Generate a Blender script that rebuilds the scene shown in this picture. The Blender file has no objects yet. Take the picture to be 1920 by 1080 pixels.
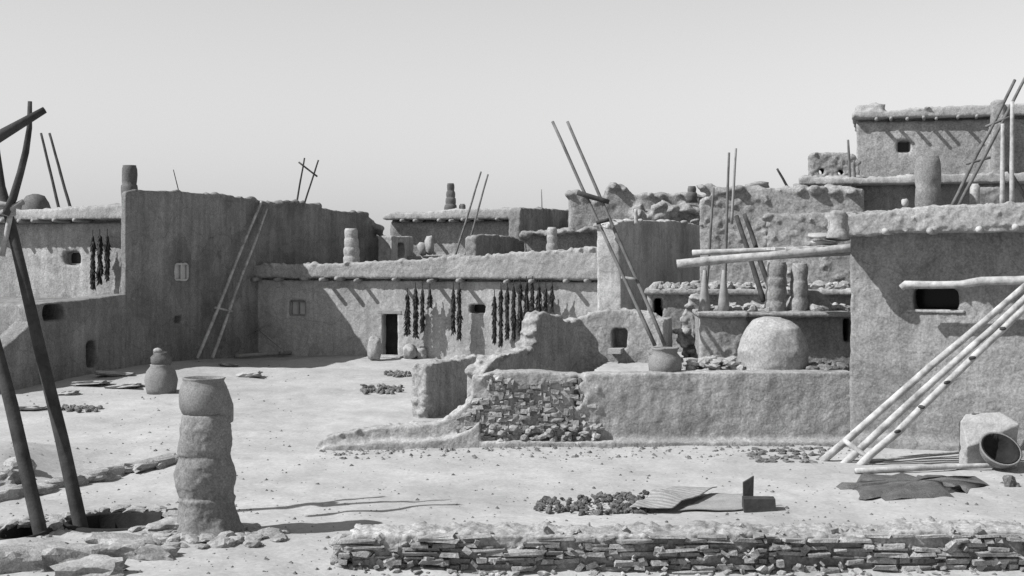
import bpy, bmesh, math, random
from mathutils import Vector, Matrix, noise

random.seed(11)
R = random.uniform
scn = bpy.context.scene
COL = scn.collection
H, F, HY, CX = 3.3, 2638.0, 470.0, 960.0      # eye height, focal length, horizon line of the surveyed view


def X(px, D): return (px - CX) * D / F
def Z(py, D): return H - (py - HY) * D / F
def P(px, py, D): return Vector((X(px, D), D, Z(py, D)))


KA = .73
# ------------------------------------------------------------------ materials
def nodes_of(name):
    m = bpy.data.materials.new(name)
    m.use_nodes = True
    nt = m.node_tree
    bs = nt.nodes['Principled BSDF']
    bs.inputs['Specular IOR Level'].default_value = 0.12
    return m, nt, bs


def earth(name, lo, hi, scale=1.0, bump=0.5, speck=0.35, streak=0.0, rough=0.95, fine=26.0, dist=0.04, cell=0.0, band=0.0, patch=0.0):
    """mottled mud or stone in greys, laid out in world space"""
    lo, hi = lo * KA, hi * KA
    m, nt, bs = nodes_of(name)
    N, L = nt.nodes, nt.links
    geo = N.new('ShaderNodeNewGeometry')
    pos = geo.outputs['Position']

    def tex(sc, det, ro, vec=pos):
        t = N.new('ShaderNodeTexNoise')
        t.inputs['Scale'].default_value = sc
        t.inputs['Detail'].default_value = det
        t.inputs['Roughness'].default_value = ro
        L.new(vec, t.inputs['Vector'])
        return t.outputs['Fac']

    def rmp(fac, a, b, va, vb):
        r = N.new('ShaderNodeMapRange')
        r.inputs['From Min'].default_value = a
        r.inputs['From Max'].default_value = b
        r.inputs['To Min'].default_value = va
        r.inputs['To Max'].default_value = vb
        L.new(fac, r.inputs['Value'])
        return r.outputs['Result']

    def mul(a, b):
        k = N.new('ShaderNodeMath'); k.operation = 'MULTIPLY'
        L.new(a, k.inputs[0]); L.new(b, k.inputs[1])
        return k.outputs[0]

    big = tex(0.9 * scale, 5, 0.6)
    col = rmp(big, 0.3, 0.7, lo, hi)
    sp = tex(fine * scale, 3, 0.7)
    col = mul(col, rmp(sp, 0.35, 0.68, 1.0 - speck, 1.0 + speck * 0.7))
    mid = tex(6.5 * scale, 4, 0.65)
    col = mul(col, rmp(mid, 0.3, 0.7, 1 - speck * 0.6, 1 + speck * 0.5))
    if streak:
        mp = N.new('ShaderNodeMapping')
        mp.inputs['Scale'].default_value = (5.5, 5.5, 0.45)
        L.new(pos, mp.inputs['Vector'])
        st = tex(1.0, 4, 0.65, mp.outputs['Vector'])
        col = mul(col, rmp(st, 0.32, 0.68, 1 - streak, 1 + streak * 0.6))
    if patch:                                    # re-plastered areas and hairline cracks
        nz = N.new('ShaderNodeTexNoise'); nz.inputs['Scale'].default_value = 1.3; nz.inputs['Detail'].default_value = 4
        L.new(pos, nz.inputs['Vector'])
        mx = N.new('ShaderNodeMix'); mx.data_type = 'VECTOR'; mx.inputs['Factor'].default_value = .35
        L.new(pos, mx.inputs[4]); L.new(nz.outputs['Color'], mx.inputs[5])
        v1 = N.new('ShaderNodeTexVoronoi'); v1.inputs['Scale'].default_value = 1.5
        L.new(mx.outputs[1], v1.inputs['Vector'])
        s1 = N.new('ShaderNodeSeparateColor'); L.new(v1.outputs['Color'], s1.inputs['Color'])
        col = mul(col, rmp(s1.outputs['Red'], 0, 1, 1 - patch, 1 + patch))
        v2 = N.new('ShaderNodeTexVoronoi'); v2.feature = 'DISTANCE_TO_EDGE'; v2.inputs['Scale'].default_value = 1.9
        L.new(mx.outputs[1], v2.inputs['Vector'])
        gate = N.new('ShaderNodeMath'); gate.operation = 'MAXIMUM'      # cracks only here and there
        L.new(rmp(v2.outputs['Distance'], 0, .02, 1 - patch * 1.8, 1), gate.inputs[0])
        L.new(rmp(tex(.7, 3, .6), .50, .60, 0, 1), gate.inputs[1])
        col = mul(col, gate.outputs[0])
    if cell:                                     # every stone its own tone
        vo = N.new('ShaderNodeTexVoronoi')
        vo.inputs['Scale'].default_value = 5.5
        L.new(pos, vo.inputs['Vector'])
        sx = N.new('ShaderNodeSeparateColor'); L.new(vo.outputs['Color'], sx.inputs['Color'])
        col = mul(col, rmp(sx.outputs['Red'], 0, 1, 1 - cell, 1 + cell))
    if band:                                     # woven stripes
        wv = N.new('ShaderNodeTexWave'); wv.bands_direction = 'DIAGONAL'
        wv.inputs['Scale'].default_value = 4.2; wv.inputs['Distortion'].default_value = 2.0
        L.new(pos, wv.inputs['Vector'])
        col = mul(col, rmp(wv.outputs['Fac'], .4, .6, 1 - band, 1))
    L.new(col, bs.inputs['Base Color'])
    bs.inputs['Roughness'].default_value = rough
    hb = tex(11.0 * scale, 8, 0.64)
    b = N.new('ShaderNodeBump')
    b.inputs['Strength'].default_value = bump * .62
    b.inputs['Distance'].default_value = dist
    L.new(hb, b.inputs['Height'])
    L.new(b.outputs['Normal'], bs.inputs['Normal'])
    return m


def wood(name, lo, hi, rough=0.85):
    m, nt, bs = nodes_of(name)
    N, L = nt.nodes, nt.links
    geo = N.new('ShaderNodeTexCoord')
    t = N.new('ShaderNodeTexNoise')
    t.inputs['Scale'].default_value = 5; t.inputs['Detail'].default_value = 8; t.inputs['Roughness'].default_value = .7
    L.new(geo.outputs['Object'], t.inputs['Vector'])
    r = N.new('ShaderNodeMapRange')
    r.inputs['From Min'].default_value = .3; r.inputs['From Max'].default_value = .7
    r.inputs['To Min'].default_value = lo; r.inputs['To Max'].default_value = hi
    L.new(t.outputs['Fac'], r.inputs['Value'])
    L.new(r.outputs['Result'], bs.inputs['Base Color'])
    bs.inputs['Roughness'].default_value = rough
    t2 = N.new('ShaderNodeTexNoise'); t2.inputs['Scale'].default_value = 30; t2.inputs['Detail'].default_value = 4
    L.new(geo.outputs['Object'], t2.inputs['Vector'])
    b = N.new('ShaderNodeBump'); b.inputs['Strength'].default_value = .4; b.inputs['Distance'].default_value = .01
    L.new(t2.outputs['Fac'], b.inputs['Height']); L.new(b.outputs['Normal'], bs.inputs['Normal'])
    return m


M = {}
M['adobe'] = earth('adobe plaster', .38, .56, 1.0, .8, .20, .16, dist=.035, patch=.12)
M['adobe_shade'] = earth('shade toned adobe plaster', .20, .33, 1.0, .8, .22, .20, dist=.035, patch=.13)  # adobe darkened so the colour carries the shade of sunless walls
M['adobe_mid'] = earth('mid grey adobe plaster', .25, .41, 1.0, .9, .24, .18, dist=.045, patch=.12)
M['adobe_wall'] = earth('rough wall plaster', .32, .50, 1.0, .9, .24, .20, dist=.045, patch=.13)
M['adobe_far'] = earth('far adobe plaster', .26, .41, .7, .8, .28, .10, dist=.06, patch=.10)
M['roof_mud'] = earth('roof mud', .32, .46, 1.2, .8, .24, .0, dist=.035, patch=.08)
M['pale_adobe'] = earth('pale smooth adobe', .36, .47, 1.0, .6, .24, .12, patch=.10)
M['ground'] = earth('packed earth', .38, .53, .5, .6, .13, .0, fine=30, dist=.03)
M['stone'] = earth('sandstone', .33, .47, 2.2, .7, .26, .0, cell=.25)
M['dark_stone'] = earth('weathered stone', .29, .43, 2.2, .8, .28, .0, cell=.32)
M['wall_stone'] = earth('mud smeared stone', .30, .45, 1.5, .7, .24, .0, cell=.16)
M['pale_stone'] = earth('pale sandstone slab', .36, .50, 1.5, .5, .16, .0)
M['pot'] = earth('fired clay', .20, .30, 2.0, .25, .22, .0, rough=.8)
M['soot_pot'] = earth('sooty clay', .10, .20, 2.0, .25, .30, .0, rough=.8)
M['wood_dark'] = wood('dark and backlit weathered wood', .025, .07)  # dark wood; also paints ladder poles that look black against the light
M['wood_grey'] = wood('grey weathered wood', .16, .30)
M['wood_pale'] = wood('pale peeled wood', .15, .50)
M['rubble'] = earth('dark clods', .13, .24, 2.2, .8, .32, .0, cell=.3)
M['column'] = earth('weathered flue clay', .20, .31, 1.6, .6, .26, .10, dist=.02, patch=.08)
M['wood_backlit'] = wood('backlit weathered wood', .07, .17)  # grey wood darkened to paint the backlit look against the sky
M['chilli'] = wood('dried chillies', .015, .05, .6)
M['dark_wood_shade'] = wood('dark boards and painted shade', .012, .03)  # near-black boards and cord; also the painted shade of hollows
M['hide'] = earth('stretched hide', .10, .19, 2.5, .6, .35, .0)
M['cloth'] = earth('plain woven cloth', .30, .42, 3.0, .4, .2, .0)
M['white_paint'] = earth('white painted wood', .55, .68, 2.0, .2, .12, .0)
M['corn'] = earth('dark drying corn', .07, .20, 4.0, .5, .5, .0)
M['blanket'] = earth('striped blanket', .36, .46, 3.0, .4, .2, .0, band=.28)
M['soil'] = earth('ash and cinders', .10, .26, 1.6, .9, .5, .0)
gl, gnt, gbs = nodes_of('dim window glass')
gbs.inputs['Base Color'].default_value = (.03, .03, .03, 1); gbs.inputs['Roughness'].default_value = .15


# ------------------------------------------------------------------ mesh builder
class MB:
    def __init__(self): self.v = []; self.f = []

    def add(self, vs, fs):
        o = len(self.v)
        self.v += [Vector(p) for p in vs]
        self.f += [tuple(i + o for i in f) for f in fs]
        return self

    def hexa(self, b, t):
        """b, t: four bottom and four top points in order"""
        return self.add(list(b) + list(t), [(3, 2, 1, 0), (4, 5, 6, 7)] + [(i, (i + 1) % 4, 4 + (i + 1) % 4, 4 + i) for i in range(4)])

    def foot(self, pts, z0, z1):
        """prism over a footprint; z1 a number or one per corner"""
        n = len(pts)
        zz = z1 if isinstance(z1, (list, tuple)) else [z1] * n
        vs = [(x, y, z0) for x, y in pts] + [(p[0], p[1], z) for p, z in zip(pts, zz)]
        return self.add(vs, [tuple(range(n - 1, -1, -1)), tuple(range(n, 2 * n))] + [(i, (i + 1) % n, n + (i + 1) % n, n + i) for i in range(n)])

    def box(self, c, s, rz=0, rx=0, ry=0, jit=0):
        m = Matrix.Translation(Vector(c)) @ Matrix.Rotation(rz, 4, 'Z') @ Matrix.Rotation(rx, 4, 'X') @ Matrix.Rotation(ry, 4, 'Y')
        q = []
        for k in range(8):
            p = Vector(((-.5, .5, .5, -.5)[k % 4] * s[0], (-.5, -.5, .5, .5)[k % 4] * s[1], (-.5 if k < 4 else .5) * s[2]))
            if jit: p += Vector((R(-1, 1) * s[0], R(-1, 1) * s[1], R(-1, 1) * s[2])) * jit
            q.append(m @ p)
        return self.hexa(q[:4], q[4:])

    def tube(self, pts, rad, seg=8, wob=0):
        pts = [Vector(p) for p in pts]
        n = len(pts)
        rr = rad if isinstance(rad, (list, tuple)) else [rad] * n
        vs = []
        t0 = (pts[-1] - pts[0]).normalized()
        ref = Vector((0, 0, 1)) if abs(t0.z) < .8 else Vector((0, 1, 0))
        for i, p in enumerate(pts):
            t = (pts[min(i + 1, n - 1)] - pts[max(i - 1, 0)]).normalized()
            a = t.cross(ref).normalized(); b = t.cross(a).normalized()
            for k in range(seg):
                an = 2 * math.pi * k / seg
                r = rr[i] * (1 + R(-wob, wob))
                vs.append(p + (a * math.cos(an) + b * math.sin(an)) * r)
        fs = [(i * seg + k, i * seg + (k + 1) % seg, (i + 1) * seg + (k + 1) % seg, (i + 1) * seg + k) for i in range(n - 1) for k in range(seg)]
        fs += [tuple(range(seg - 1, -1, -1)), tuple((n - 1) * seg + k for k in range(seg))]
        return self.add(vs, fs)

    def pole(self, a, b, r0, r1=None, n=9, crook=.02, seg=8):
        a, b = Vector(a), Vector(b)
        r1 = r0 if r1 is None else r1
        ln = (b - a).length
        off = Vector((R(0, 50), R(0, 50), R(0, 50)))
        pts = []
        for i in range(n):
            t = i / (n - 1)
            p = a.lerp(b, t)
            w = math.sin(math.pi * t)
            p += noise.noise_vector(off + Vector((t * 2.2, 0, 0))) * crook * ln * w * .5
            pts.append(p)
        return self.tube(pts, [r0 + (r1 - r0) * i / (n - 1) for i in range(n)], seg, .07)

    def lathe(self, c, prof, seg=20, wob=.03, lean=(0, 0), hollow=False):
        """prof: (radius, height) from bottom to top, closed solid"""
        c = Vector(c); vs = []
        off = Vector((R(0, 90), R(0, 90), R(0, 90)))
        z0, z1 = prof[0][1], prof[-1][1]
        for r, z in prof:
            for k in range(seg):
                an = 2 * math.pi * k / seg
                q = r * (1 + wob * 2.2 * noise.noise(off + Vector((math.cos(an) * 1.3, math.sin(an) * 1.3, z * 3))))
                t = (z - z0) / max(1e-6, (z1 - z0))
                vs.append(c + Vector((math.cos(an) * q + lean[0] * t, math.sin(an) * q + lean[1] * t, z)))
        n = len(prof)
        fs = [(i * seg + k, i * seg + (k + 1) % seg, (i + 1) * seg + (k + 1) % seg, (i + 1) * seg + k) for i in range(n - 1) for k in range(seg)]
        fs += [tuple(range(seg - 1, -1, -1)), tuple((n - 1) * seg + k for k in range(seg))]
        return self.add(vs, fs)

    def rock(self, c, s, rz=None, boxy=.5, rough=.16, sub=1, tilt=.25):
        bm = bmesh.new()
        bmesh.ops.create_icosphere(bm, subdivisions=sub + 1, radius=1)
        off = Vector((R(0, 99), R(0, 99), R(0, 99)))
        rz = R(0, 6.3) if rz is None else rz
        m = Matrix.Translation(Vector(c)) @ Matrix.Rotation(rz, 4, 'Z') @ Matrix.Rotation(R(-tilt, tilt), 4, 'X') @ Matrix.Rotation(R(-tilt, tilt), 4, 'Y')
        vs = []
        for v in bm.verts:
            p = v.co.copy()
            mx = max(abs(p.x), abs(p.y), abs(p.z))
            p = p.lerp(p / mx * .88, boxy)
            p *= 1 + rough * noise.noise(off + p * 1.6) * 1.6
            vs.append(m @ Vector((p.x * s[0], p.y * s[1], p.z * s[2])))
        fs = [tuple(v.index for v in f.verts) for f in bm.faces]
        bm.free()
        return self.add(vs, fs)

    def pebble(self, c, s):
        a = R(0, 6.3); q = []
        for k in range(5):
            an = a + k * 1.2566 + R(-.3, .3)
            q.append(Vector(c) + Vector((math.cos(an) * s * R(.7, 1.2), math.sin(an) * s * R(.7, 1.2), R(-.2, .1) * s)))
        top = Vector(c) + Vector((R(-.2, .2) * s, R(-.2, .2) * s, s * R(.5, .9)))
        return self.add(q + [top], [(k, (k + 1) % 5, 5) for k in range(5)])

    # a wall slab along a frame, with openings, as overlapping cells
    def layer(self, W, s0, s1, z0, prof, o0, o1, holes=()):
        """prof: [(s, z)] top line; o0..o1 offsets along the outward normal"""
        us = {s0, s1} | {s for s, _ in prof if s0 < s < s1}
        for h in holes: us |= {h[0], h[1]}
        us = sorted(u for u in us if s0 - 1e-6 <= u <= s1 + 1e-6)
        zl = sorted({z0} | {h[2] for h in holes} | {h[3] for h in holes})

        def top(s):
            if s <= prof[0][0]: return prof[0][1]
            for (a, za), (b, zb) in zip(prof, prof[1:]):
                if s <= b: return za + (zb - za) * (s - a) / max(1e-6, b - a)
            return prof[-1][1]
        e = .004
        for ua, ub in zip(us, us[1:]):
            if ub - ua < 1e-4: continue
            for i, za in enumerate(zl):
                last = i == len(zl) - 1
                zb = None if last else zl[i + 1]
                um = (ua + ub) / 2
                zm = za + .01 if last else (za + zb) / 2
                if any(h[0] < um < h[1] and h[2] < zm < h[3] for h in holes): continue
                ta, tb = (top(ua), top(ub)) if last else (zb, zb)
                ta, tb = max(ta, za + .02), max(tb, za + .02)
                b4 = [W.pt(ua - e, o1, za - e), W.pt(ub + e, o1, za - e), W.pt(ub + e, o0, za - e), W.pt(ua - e, o0, za - e)]
                t4 = [W.pt(ua - e, o1, ta + e), W.pt(ub + e, o1, tb + e), W.pt(ub + e, o0, tb + e), W.pt(ua - e, o0, ta + e)]
                self.hexa(b4, t4)
        return self

    def crumble(self, W, prof, o0, o1, n, size, up=.03):
        """loose lumps of mud and stone along a broken top edge"""
        for _ in range(n):
            i = random.randrange(len(prof) - 1)
            t = R(0, 1)
            s = prof[i][0] + (prof[i + 1][0] - prof[i][0]) * t
            z = prof[i][1] + (prof[i + 1][1] - prof[i][1]) * t
            k = size * R(.5, 1.3)
            self.rock(W.pt(s, R(o0, o1), z + R(-.5, up / max(size, .01)) * size * .5), (k, k * R(.6, 1), k * R(.35, .8)), sub=0)
        return self


class Wall:
    """a vertical plane: origin, direction along it, outward normal facing the viewer"""
    def __init__(self, O, d):
        self.O = Vector(O).to_2d() if len(O) > 2 else Vector(O)
        self.d = Vector(d).normalized()
        n = Vector((self.d.y, -self.d.x))
        if n.dot(-self.O) < 0: n = -n
        self.n = n

    def pt(self, s, off, z):
        p = self.O + self.d * s + self.n * off
        return Vector((p.x, p.y, z))

    def s(self, px, off=0):
        k = (px - CX) / F
        o = self.O + self.n * off
        return (k * o.y - o.x) / (self.d.x - k * self.d.y)

    def D(self, px, off=0):
        return (self.O + self.n * off).y + self.d.y * self.s(px, off)

    def z(self, px, py, off=0): return Z(py, self.D(px, off))

    def at(self, px, py, off=0): return self.pt(self.s(px, off), off, self.z(px, py, off))

    def prof(self, pts, off=0): return [(self.s(px, off), self.z(px, py, off)) for px, py in sorted(pts, key=lambda q: self.s(q[0], off))]

    def hole(self, x0, x1, y0, y1):
        a, b = sorted((self.s(x0), self.s(x1)))
        xm = (x0 + x1) / 2
        return (a, b, self.z(xm, y1), self.z(xm, y0))


def finish(me, voxel=0, disp=0, dfreq=1.6, fine=0, ffreq=6.0, sm=1):
    if voxel:
        voxel *= .72
        o = bpy.data.objects.new('shape', me)
        COL.objects.link(o)
        r = o.modifiers.new('r', 'REMESH'); r.mode = 'VOXEL'; r.voxel_size = voxel
        if sm:
            s = o.modifiers.new('s', 'SMOOTH'); s.factor = .5; s.iterations = sm
        dg = bpy.context.evaluated_depsgraph_get()
        new = bpy.data.meshes.new_from_object(o.evaluated_get(dg))
        bpy.data.objects.remove(o); bpy.data.meshes.remove(me)
        me = new
    if disp or fine:
        ns = [v.normal.copy() for v in me.vertices]
        for v, n in zip(me.vertices, ns):
            p = v.co
            k = 0
            if disp: k += disp * (noise.noise(p * dfreq) + .5 * noise.noise(p * dfreq * 2.3))
            if fine: k += fine * (noise.noise(p * ffreq) + .6 * noise.noise(p * ffreq * 2.2))
            v.co = p + n * k
    return me


def build(mb, name, mat, parent=None, voxel=0, disp=0, fine=0, smooth=True, dfreq=1.6, ffreq=9.0, sm=1):
    me = bpy.data.meshes.new(name)
    me.from_pydata([tuple(v) for v in mb.v], [], mb.f)
    bm = bmesh.new(); bm.from_mesh(me)
    bmesh.ops.recalc_face_normals(bm, faces=bm.faces)
    bm.to_mesh(me); bm.free()
    me = finish(me, voxel, disp, dfreq, fine, ffreq, sm)
    me.name = name
    if parent is None:
        xs = [v.co for v in me.vertices]
        org = Vector(((min(p.x for p in xs) + max(p.x for p in xs)) / 2, (min(p.y for p in xs) + max(p.y for p in xs)) / 2, min(p.z for p in xs)))
    else:
        org = Vector(parent['w'])
    me.transform(Matrix.Translation(-org))
    me.materials.clear(); me.materials.append(M[mat] if isinstance(mat, str) else mat)
    for p in me.polygons: p.use_smooth = smooth
    o = bpy.data.objects.new(name, me)
    COL.objects.link(o)
    if parent is None:
        o.location = org
    else:
        o.parent = parent
    o['w'] = tuple(org)
    return o


def thing(name, label, cat, loc, group=None):
    o = bpy.data.objects.new(name, None); COL.objects.link(o)
    o.location = loc; o['w'] = tuple(loc)
    o.empty_display_size = .2
    return tag(o, label, cat, group)


def tag(o, label, cat, group=None):
    o['label'] = label; o['category'] = cat
    if group: o['group'] = group
    return o


def struct(o): o['kind'] = 'structure'; return o


# ------------------------------------------------------------------ ground
def sstep(a, b, t):
    t = min(1, max(0, (t - a) / (b - a)))
    return t * t * (3 - 2 * t)


def gs(x, y, cx, cy, rx, ry): return math.exp(-((x - cx) / rx) ** 2 - ((y - cy) / ry) ** 2)


PITS = [(-5.64, 16.35, .27, .66, 1.6), (-4.72, 16.95, .68, .62, 1.5)]


def gz(x, y):
    z = .16 * sstep(27, 41, y) + .12 * gs(x, y, -2.5, 42.5, 3, 2.0)
    z += .16 * gs(x, y, -9.4, 37, 2.2, 4)
    z += .07 * gs(x, y, -3.5, 16.1, .75, .7) + .05 * gs(x, y, -4.6, 15.6, 1.6, .5)
    z += .34 * gs(x, y, -7.9, 21.6, .9, 1.6) - .10 * gs(x, y, -6.0, 21.2, .8, 1.2)
    z -= .07 * (1 - sstep(14.4, 15.0, y)) * sstep(-2.6, -1.6, x)
    z += .10 * gs(x, y, 4.0, 22.9, 6, .5)
    z += .05 * gs(x, y, 3.9, 22.2, .8, .5)
    far = 1 - sstep(60, 90, y)
    z += far * (.05 * noise.noise(Vector((x * .45, y * .45, 0))) + .03 * noise.noise(Vector((x * 1.7, y * 1.7, 3))) + .012 * noise.noise(Vector((x * 3.4, y * 3.0, 8))) + .008 * noise.noise(Vector((x * 6, y * 6, 5))))
    for cx, cy, rx, ry, d in PITS:
        q = ((x - cx) / rx) ** 2 + ((y - cy) / ry) ** 2
        if q < 2.2: z -= d * (1 - sstep(.8, 1.02, q)) - .05 * math.exp(-((q - 1.3) / .35) ** 2)
    return z


def axis(parts):
    out = []
    for a, b, st in parts:
        n = max(1, round((b - a) / st))
        out += [a + (b - a) * i / n for i in range(n)]
    return out + [parts[-1][1]]


xs = [-3000, -800, -250, -90, -40] + axis([(-22, -8, .5), (-8, 9, .075), (9, 22, .5)]) + [40, 90, 250, 800, 3000]
ys = [-200, -30, 0, 6] + axis([(9, 13.6, .3), (13.6, 19, .06), (19, 31, .12), (31, 45, .22), (45, 60, 1)]) + [90, 200, 600, 1500, 4000]
gm = MB()
gm.v = [Vector((x, y, gz(x, y))) for y in ys for x in xs]
nx = len(xs)
gm.f = [(j * nx + i, j * nx + i + 1, (j + 1) * nx + i + 1, (j + 1) * nx + i) for j in range(len(ys) - 1) for i in range(nx - 1)]
me = bpy.data.meshes.new('ground'); me.from_pydata([tuple(v) for v in gm.v], [], gm.f)
me.materials.append(M['ground'])
for p in me.polygons: p.use_smooth = True
go = bpy.data.objects.new('ground', me); COL.objects.link(go); struct(go)

# ------------------------------------------------------------------ the pueblo's own axes
U = Vector((.392, .920)); V = Vector((.920, -.392))


def beams(parent, W, pxs, z, r=.06, out=.45, back=.3, mat='wood_grey'):
    for px in pxs:
        s = W.s(px)
        m = MB(); m.pole(W.pt(s, -back, z + R(-.02, .02)), W.pt(s + R(-.03, .03), out * R(.85, 1.1), z + R(-.04, .03)), r * R(.85, 1.15), n=4, crook=.01)
        build(m, 'beam', mat, parent)


def window(parent, W, x0, x1, y0, y1, depth=.18, mull=True, pane_mat=None, frame='white_paint', t=.05):
    a, b, z0, z1 = W.hole(x0, x1, y0, y1)
    m = MB()
    for q in ((a, a + t, z0, z1), (b - t, b, z0, z1), (a + t, b - t, z0, z0 + t), (a + t, b - t, z1 - t, z1)):
        m.layer(W, q[0], q[1], q[2], [(q[0], q[3]), (q[1], q[3])], -depth - .05, -depth)
    if mull:
        c = (a + b) / 2
        m.layer(W, c - t * .4, c + t * .4, z0 + t, [(a, z1 - t), (b, z1 - t)], -depth - .04, -depth + .005)
    f = build(m, 'window', frame, parent, smooth=False)
    g = MB(); g.layer(W, a, b, z0, [(a, z1), (b, z1)], -depth - .10, -depth - .07)
    build(g, 'pane', pane_mat or gl, f, smooth=False)
    return f


def chimney_pots(c, r, h, rings, lean=(0, 0), taper=.8, seg=18):
    """a flue of mud and bottomless pots set one on another"""
    prof = [(r * 1.15, -.15)]
    for i in range(rings):
        b = h * i / rings; t = h * (i + 1) / rings
        k = 1 + (taper - 1) * i / max(1, rings - 1)
        j1, j2 = R(-.03, .03), R(.86, .96)
        prof += [(r * k * .94, b + .012), (r * k * (1.0 + j1), b + (t - b) * .22), (r * k * (1.03 + j1), b + (t - b) * .55), (r * k * .98, b + (t - b) * .85), (r * k * j2, t - .005)]
    k = taper
    prof += [(r * k * .86, h), (r * k * .86, h + .03), (r * k * .62, h + .03), (r * k * .58, h - .25)]
    m = MB(); m.lathe(c, prof, seg, .05, lean)
    return m


def ladder(name, label, rails, rungs=(), r=.045, mat='wood_grey', rr=None, group='pole ladders'):
    p0 = Vector(rails[0][0])
    t = thing(name, label, 'ladder', p0, group)
    for a, b in rails:
        m = MB(); m.pole(a, b, r, r * .8, 11, .018); build(m, 'rail', mat, t)
    for q in rungs:
        a = Vector(rails[0][0]).lerp(rails[0][1], q); b = Vector(rails[1][0]).lerp(rails[1][1], q)
        d = (b - a).normalized() * .14
        m = MB(); m.pole(a - d, b + d, (rr or r * .7), n=4, crook=.01); build(m, 'rung', mat, t)
    return t


# ------------------------------------------------------------------ tall dark house, upper left
TW = Wall((-11.6, 32.8), U)
pf = TW.prof([(237, 360), (250, 356), (330, 358), (400, 366), (440, 370), (470, 372), (485, 378), (500, 383), (527, 381), (530, 377), (598, 383), (603, 391), (650, 396), (688, 400), (698, 420), (703, 440), (725, 453), (748, 470), (775, 484)])
sC = TW.s(237); sE = TW.s(775)
tall = thing('adobe_house', 'tall two storey mud house with long shaded wall, left of the courtyard', 'house', (*TW.pt(sC, 0, 0),))
m = MB()
hl = [TW.hole(330, 357, 493, 527), TW.hole(326, 344, 592, 605)]
m.layer(TW, sC, sE, -.4, pf, -.17, 0, hl)
m.layer(TW, sC + 1.0, sE, -.4, pf, -.34, -.16, hl)
b0 = sC + 1.5
q_ = TW.pt(b0 + .6, -.5, 0); r_ = TW.pt(sE - .2, -.5, 0)
m.foot([(q_.x, q_.y), (r_.x, r_.y), (X(600, 54), 54), (X(300, 45), 45), (X(285, 41), 41)], -.4, [4.6, 3.6, 3.9, 4.5, 4.6])
m.layer(TW, b0, sE, -.4, [(sC, 1.8), (sE, 1.8)], -.62, -.3)
m.layer(TW, b0 + .3, sE, 2.4 + 1.1, [(s, z) for s, z in pf], -.62, -.3)
m.crumble(TW, pf[2:], -.15, -.0, 170, .13)
m.crumble(TW, pf[-5:], -.5, .25, 60, .2, .05)
build(m, 'wall', 'adobe_shade', tall, .085, 0.029, 0.008)
window(tall, TW, 330, 357, 493, 527, .06, True, 'white_paint', 'white_paint')
m = chimney_pots(P(243, 382, 38.4), .225, 1.02, 2, (.0, 0), .92)
build(m, 'chimney', 'soot_pot', tall)

# ------------------------------------------------------------------ left stepped house
left = thing('adobe_house', 'stepped mud house at far left with a deep shaded eave above a roof terrace', 'house', (*TW.pt(TW.s(57), 0, 0),))
sA = TW.s(57)
pl = TW.prof([(57, 578), (72, 575), (90, 566), (160, 562), (237, 551)])
m = MB()
m.layer(TW, sA, sC + .02, -.4, pl, -.4, 0, [TW.hole(82, 121, 571, 600), TW.hole(163, 182, 640, 690)])
m.layer(TW, sA + .02, sC, -.4, [(s, z - .02) for s, z in pl], -.9, -.35, [TW.hole(82, 121, 571, 600), TW.hole(163, 182, 640, 690)])
m.layer(TW, sA + .04, sC + 1.6, -.4, [(s, 1.98) for s, z in pl], -8, -.8)
build(m, 'lower_wall', 'adobe_shade', left, .085, 0.023, 0.008)  # darker than the upper wall: its shade is put into the plaster
m = MB()
F2 = Wall(tuple(TW.O + U * (sC + 1.35)), -V)
sw0, sw1 = .3, 7.0
m.layer(F2, sw0, sw1, 1.8, [(0, 4.06), (9, 4.06)], -.4, 0, [F2.hole(118, 150, 471, 497)])
m.layer(F2, sw0, sw1, 3.9, [(0, 4.3), (9, 4.3)], -.4, -.16)
m.layer(F2, sw0, sw1, 1.8, [(0, 4.3), (9, 4.3)], -4, -.4)
build(m, 'upper_wall', 'adobe_wall', left, .085, 0.023, 0.008)
m = MB()
pt = [(s, z) for s, z in ((.1, 4.56), (1.5, 4.52), (3.2, 4.46), (4.6, 4.42), (7.2, 4.4))]
m.layer(F2, .1, 7.2, 4.16, pt, -.5, .55)
m.layer(F2, .1, 7.2, 4.16, [(s, 4.34) for s, z in pt], -4.1, -.4)
m.crumble(F2, pt, -.2, .45, 60, .1)
build(m, 'roof', 'roof_mud', left, .075, 0.030, 0.011)
beams(left, F2, (28, 62, 95, 128, 165), 4.12, .06, .66)
a, b, z0, z1 = F2.hole(118, 150, 471, 497)
window(left, F2, 118, 150, 471, 497, .25, False, None, 'wood_grey', .04)
m = MB(); a, b, z0, z1 = TW.hole(163, 182, 640, 690)
m.layer(TW, a, b, z0, [(a, z1), (b, z1)], -.5, -.44); build(m, 'door', 'dark_wood_shade', left, smooth=False)
# sloping buttress in front of it
WB = Wall(tuple(TW.O + U * (sA - .05)), U)
m = MB()
e = WB.prof([(-60, 705), (0, 652), (30, 626), (56, 603)])
m.layer(WB, e[0][0], e[-1][0], -.4, e, -.45, .12)
o = build(m, 'buttress', 'adobe_shade', None, .06, .04, .02)
tag(o, 'low sloping mud buttress with pale top edge at the far left edge', 'wall')
m = MB(); m.lathe(P(66, 400, 40.5) + Vector((0, 0, -.1)), [(.45, 0), (.44, .2), (.38, .42), (.25, .6), (.08, .66)], 14, .08)
o = build(m, 'dome_oven', 'soot_pot'); tag(o, 'small dark domed oven on the roof of the left stepped house', 'oven')

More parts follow.
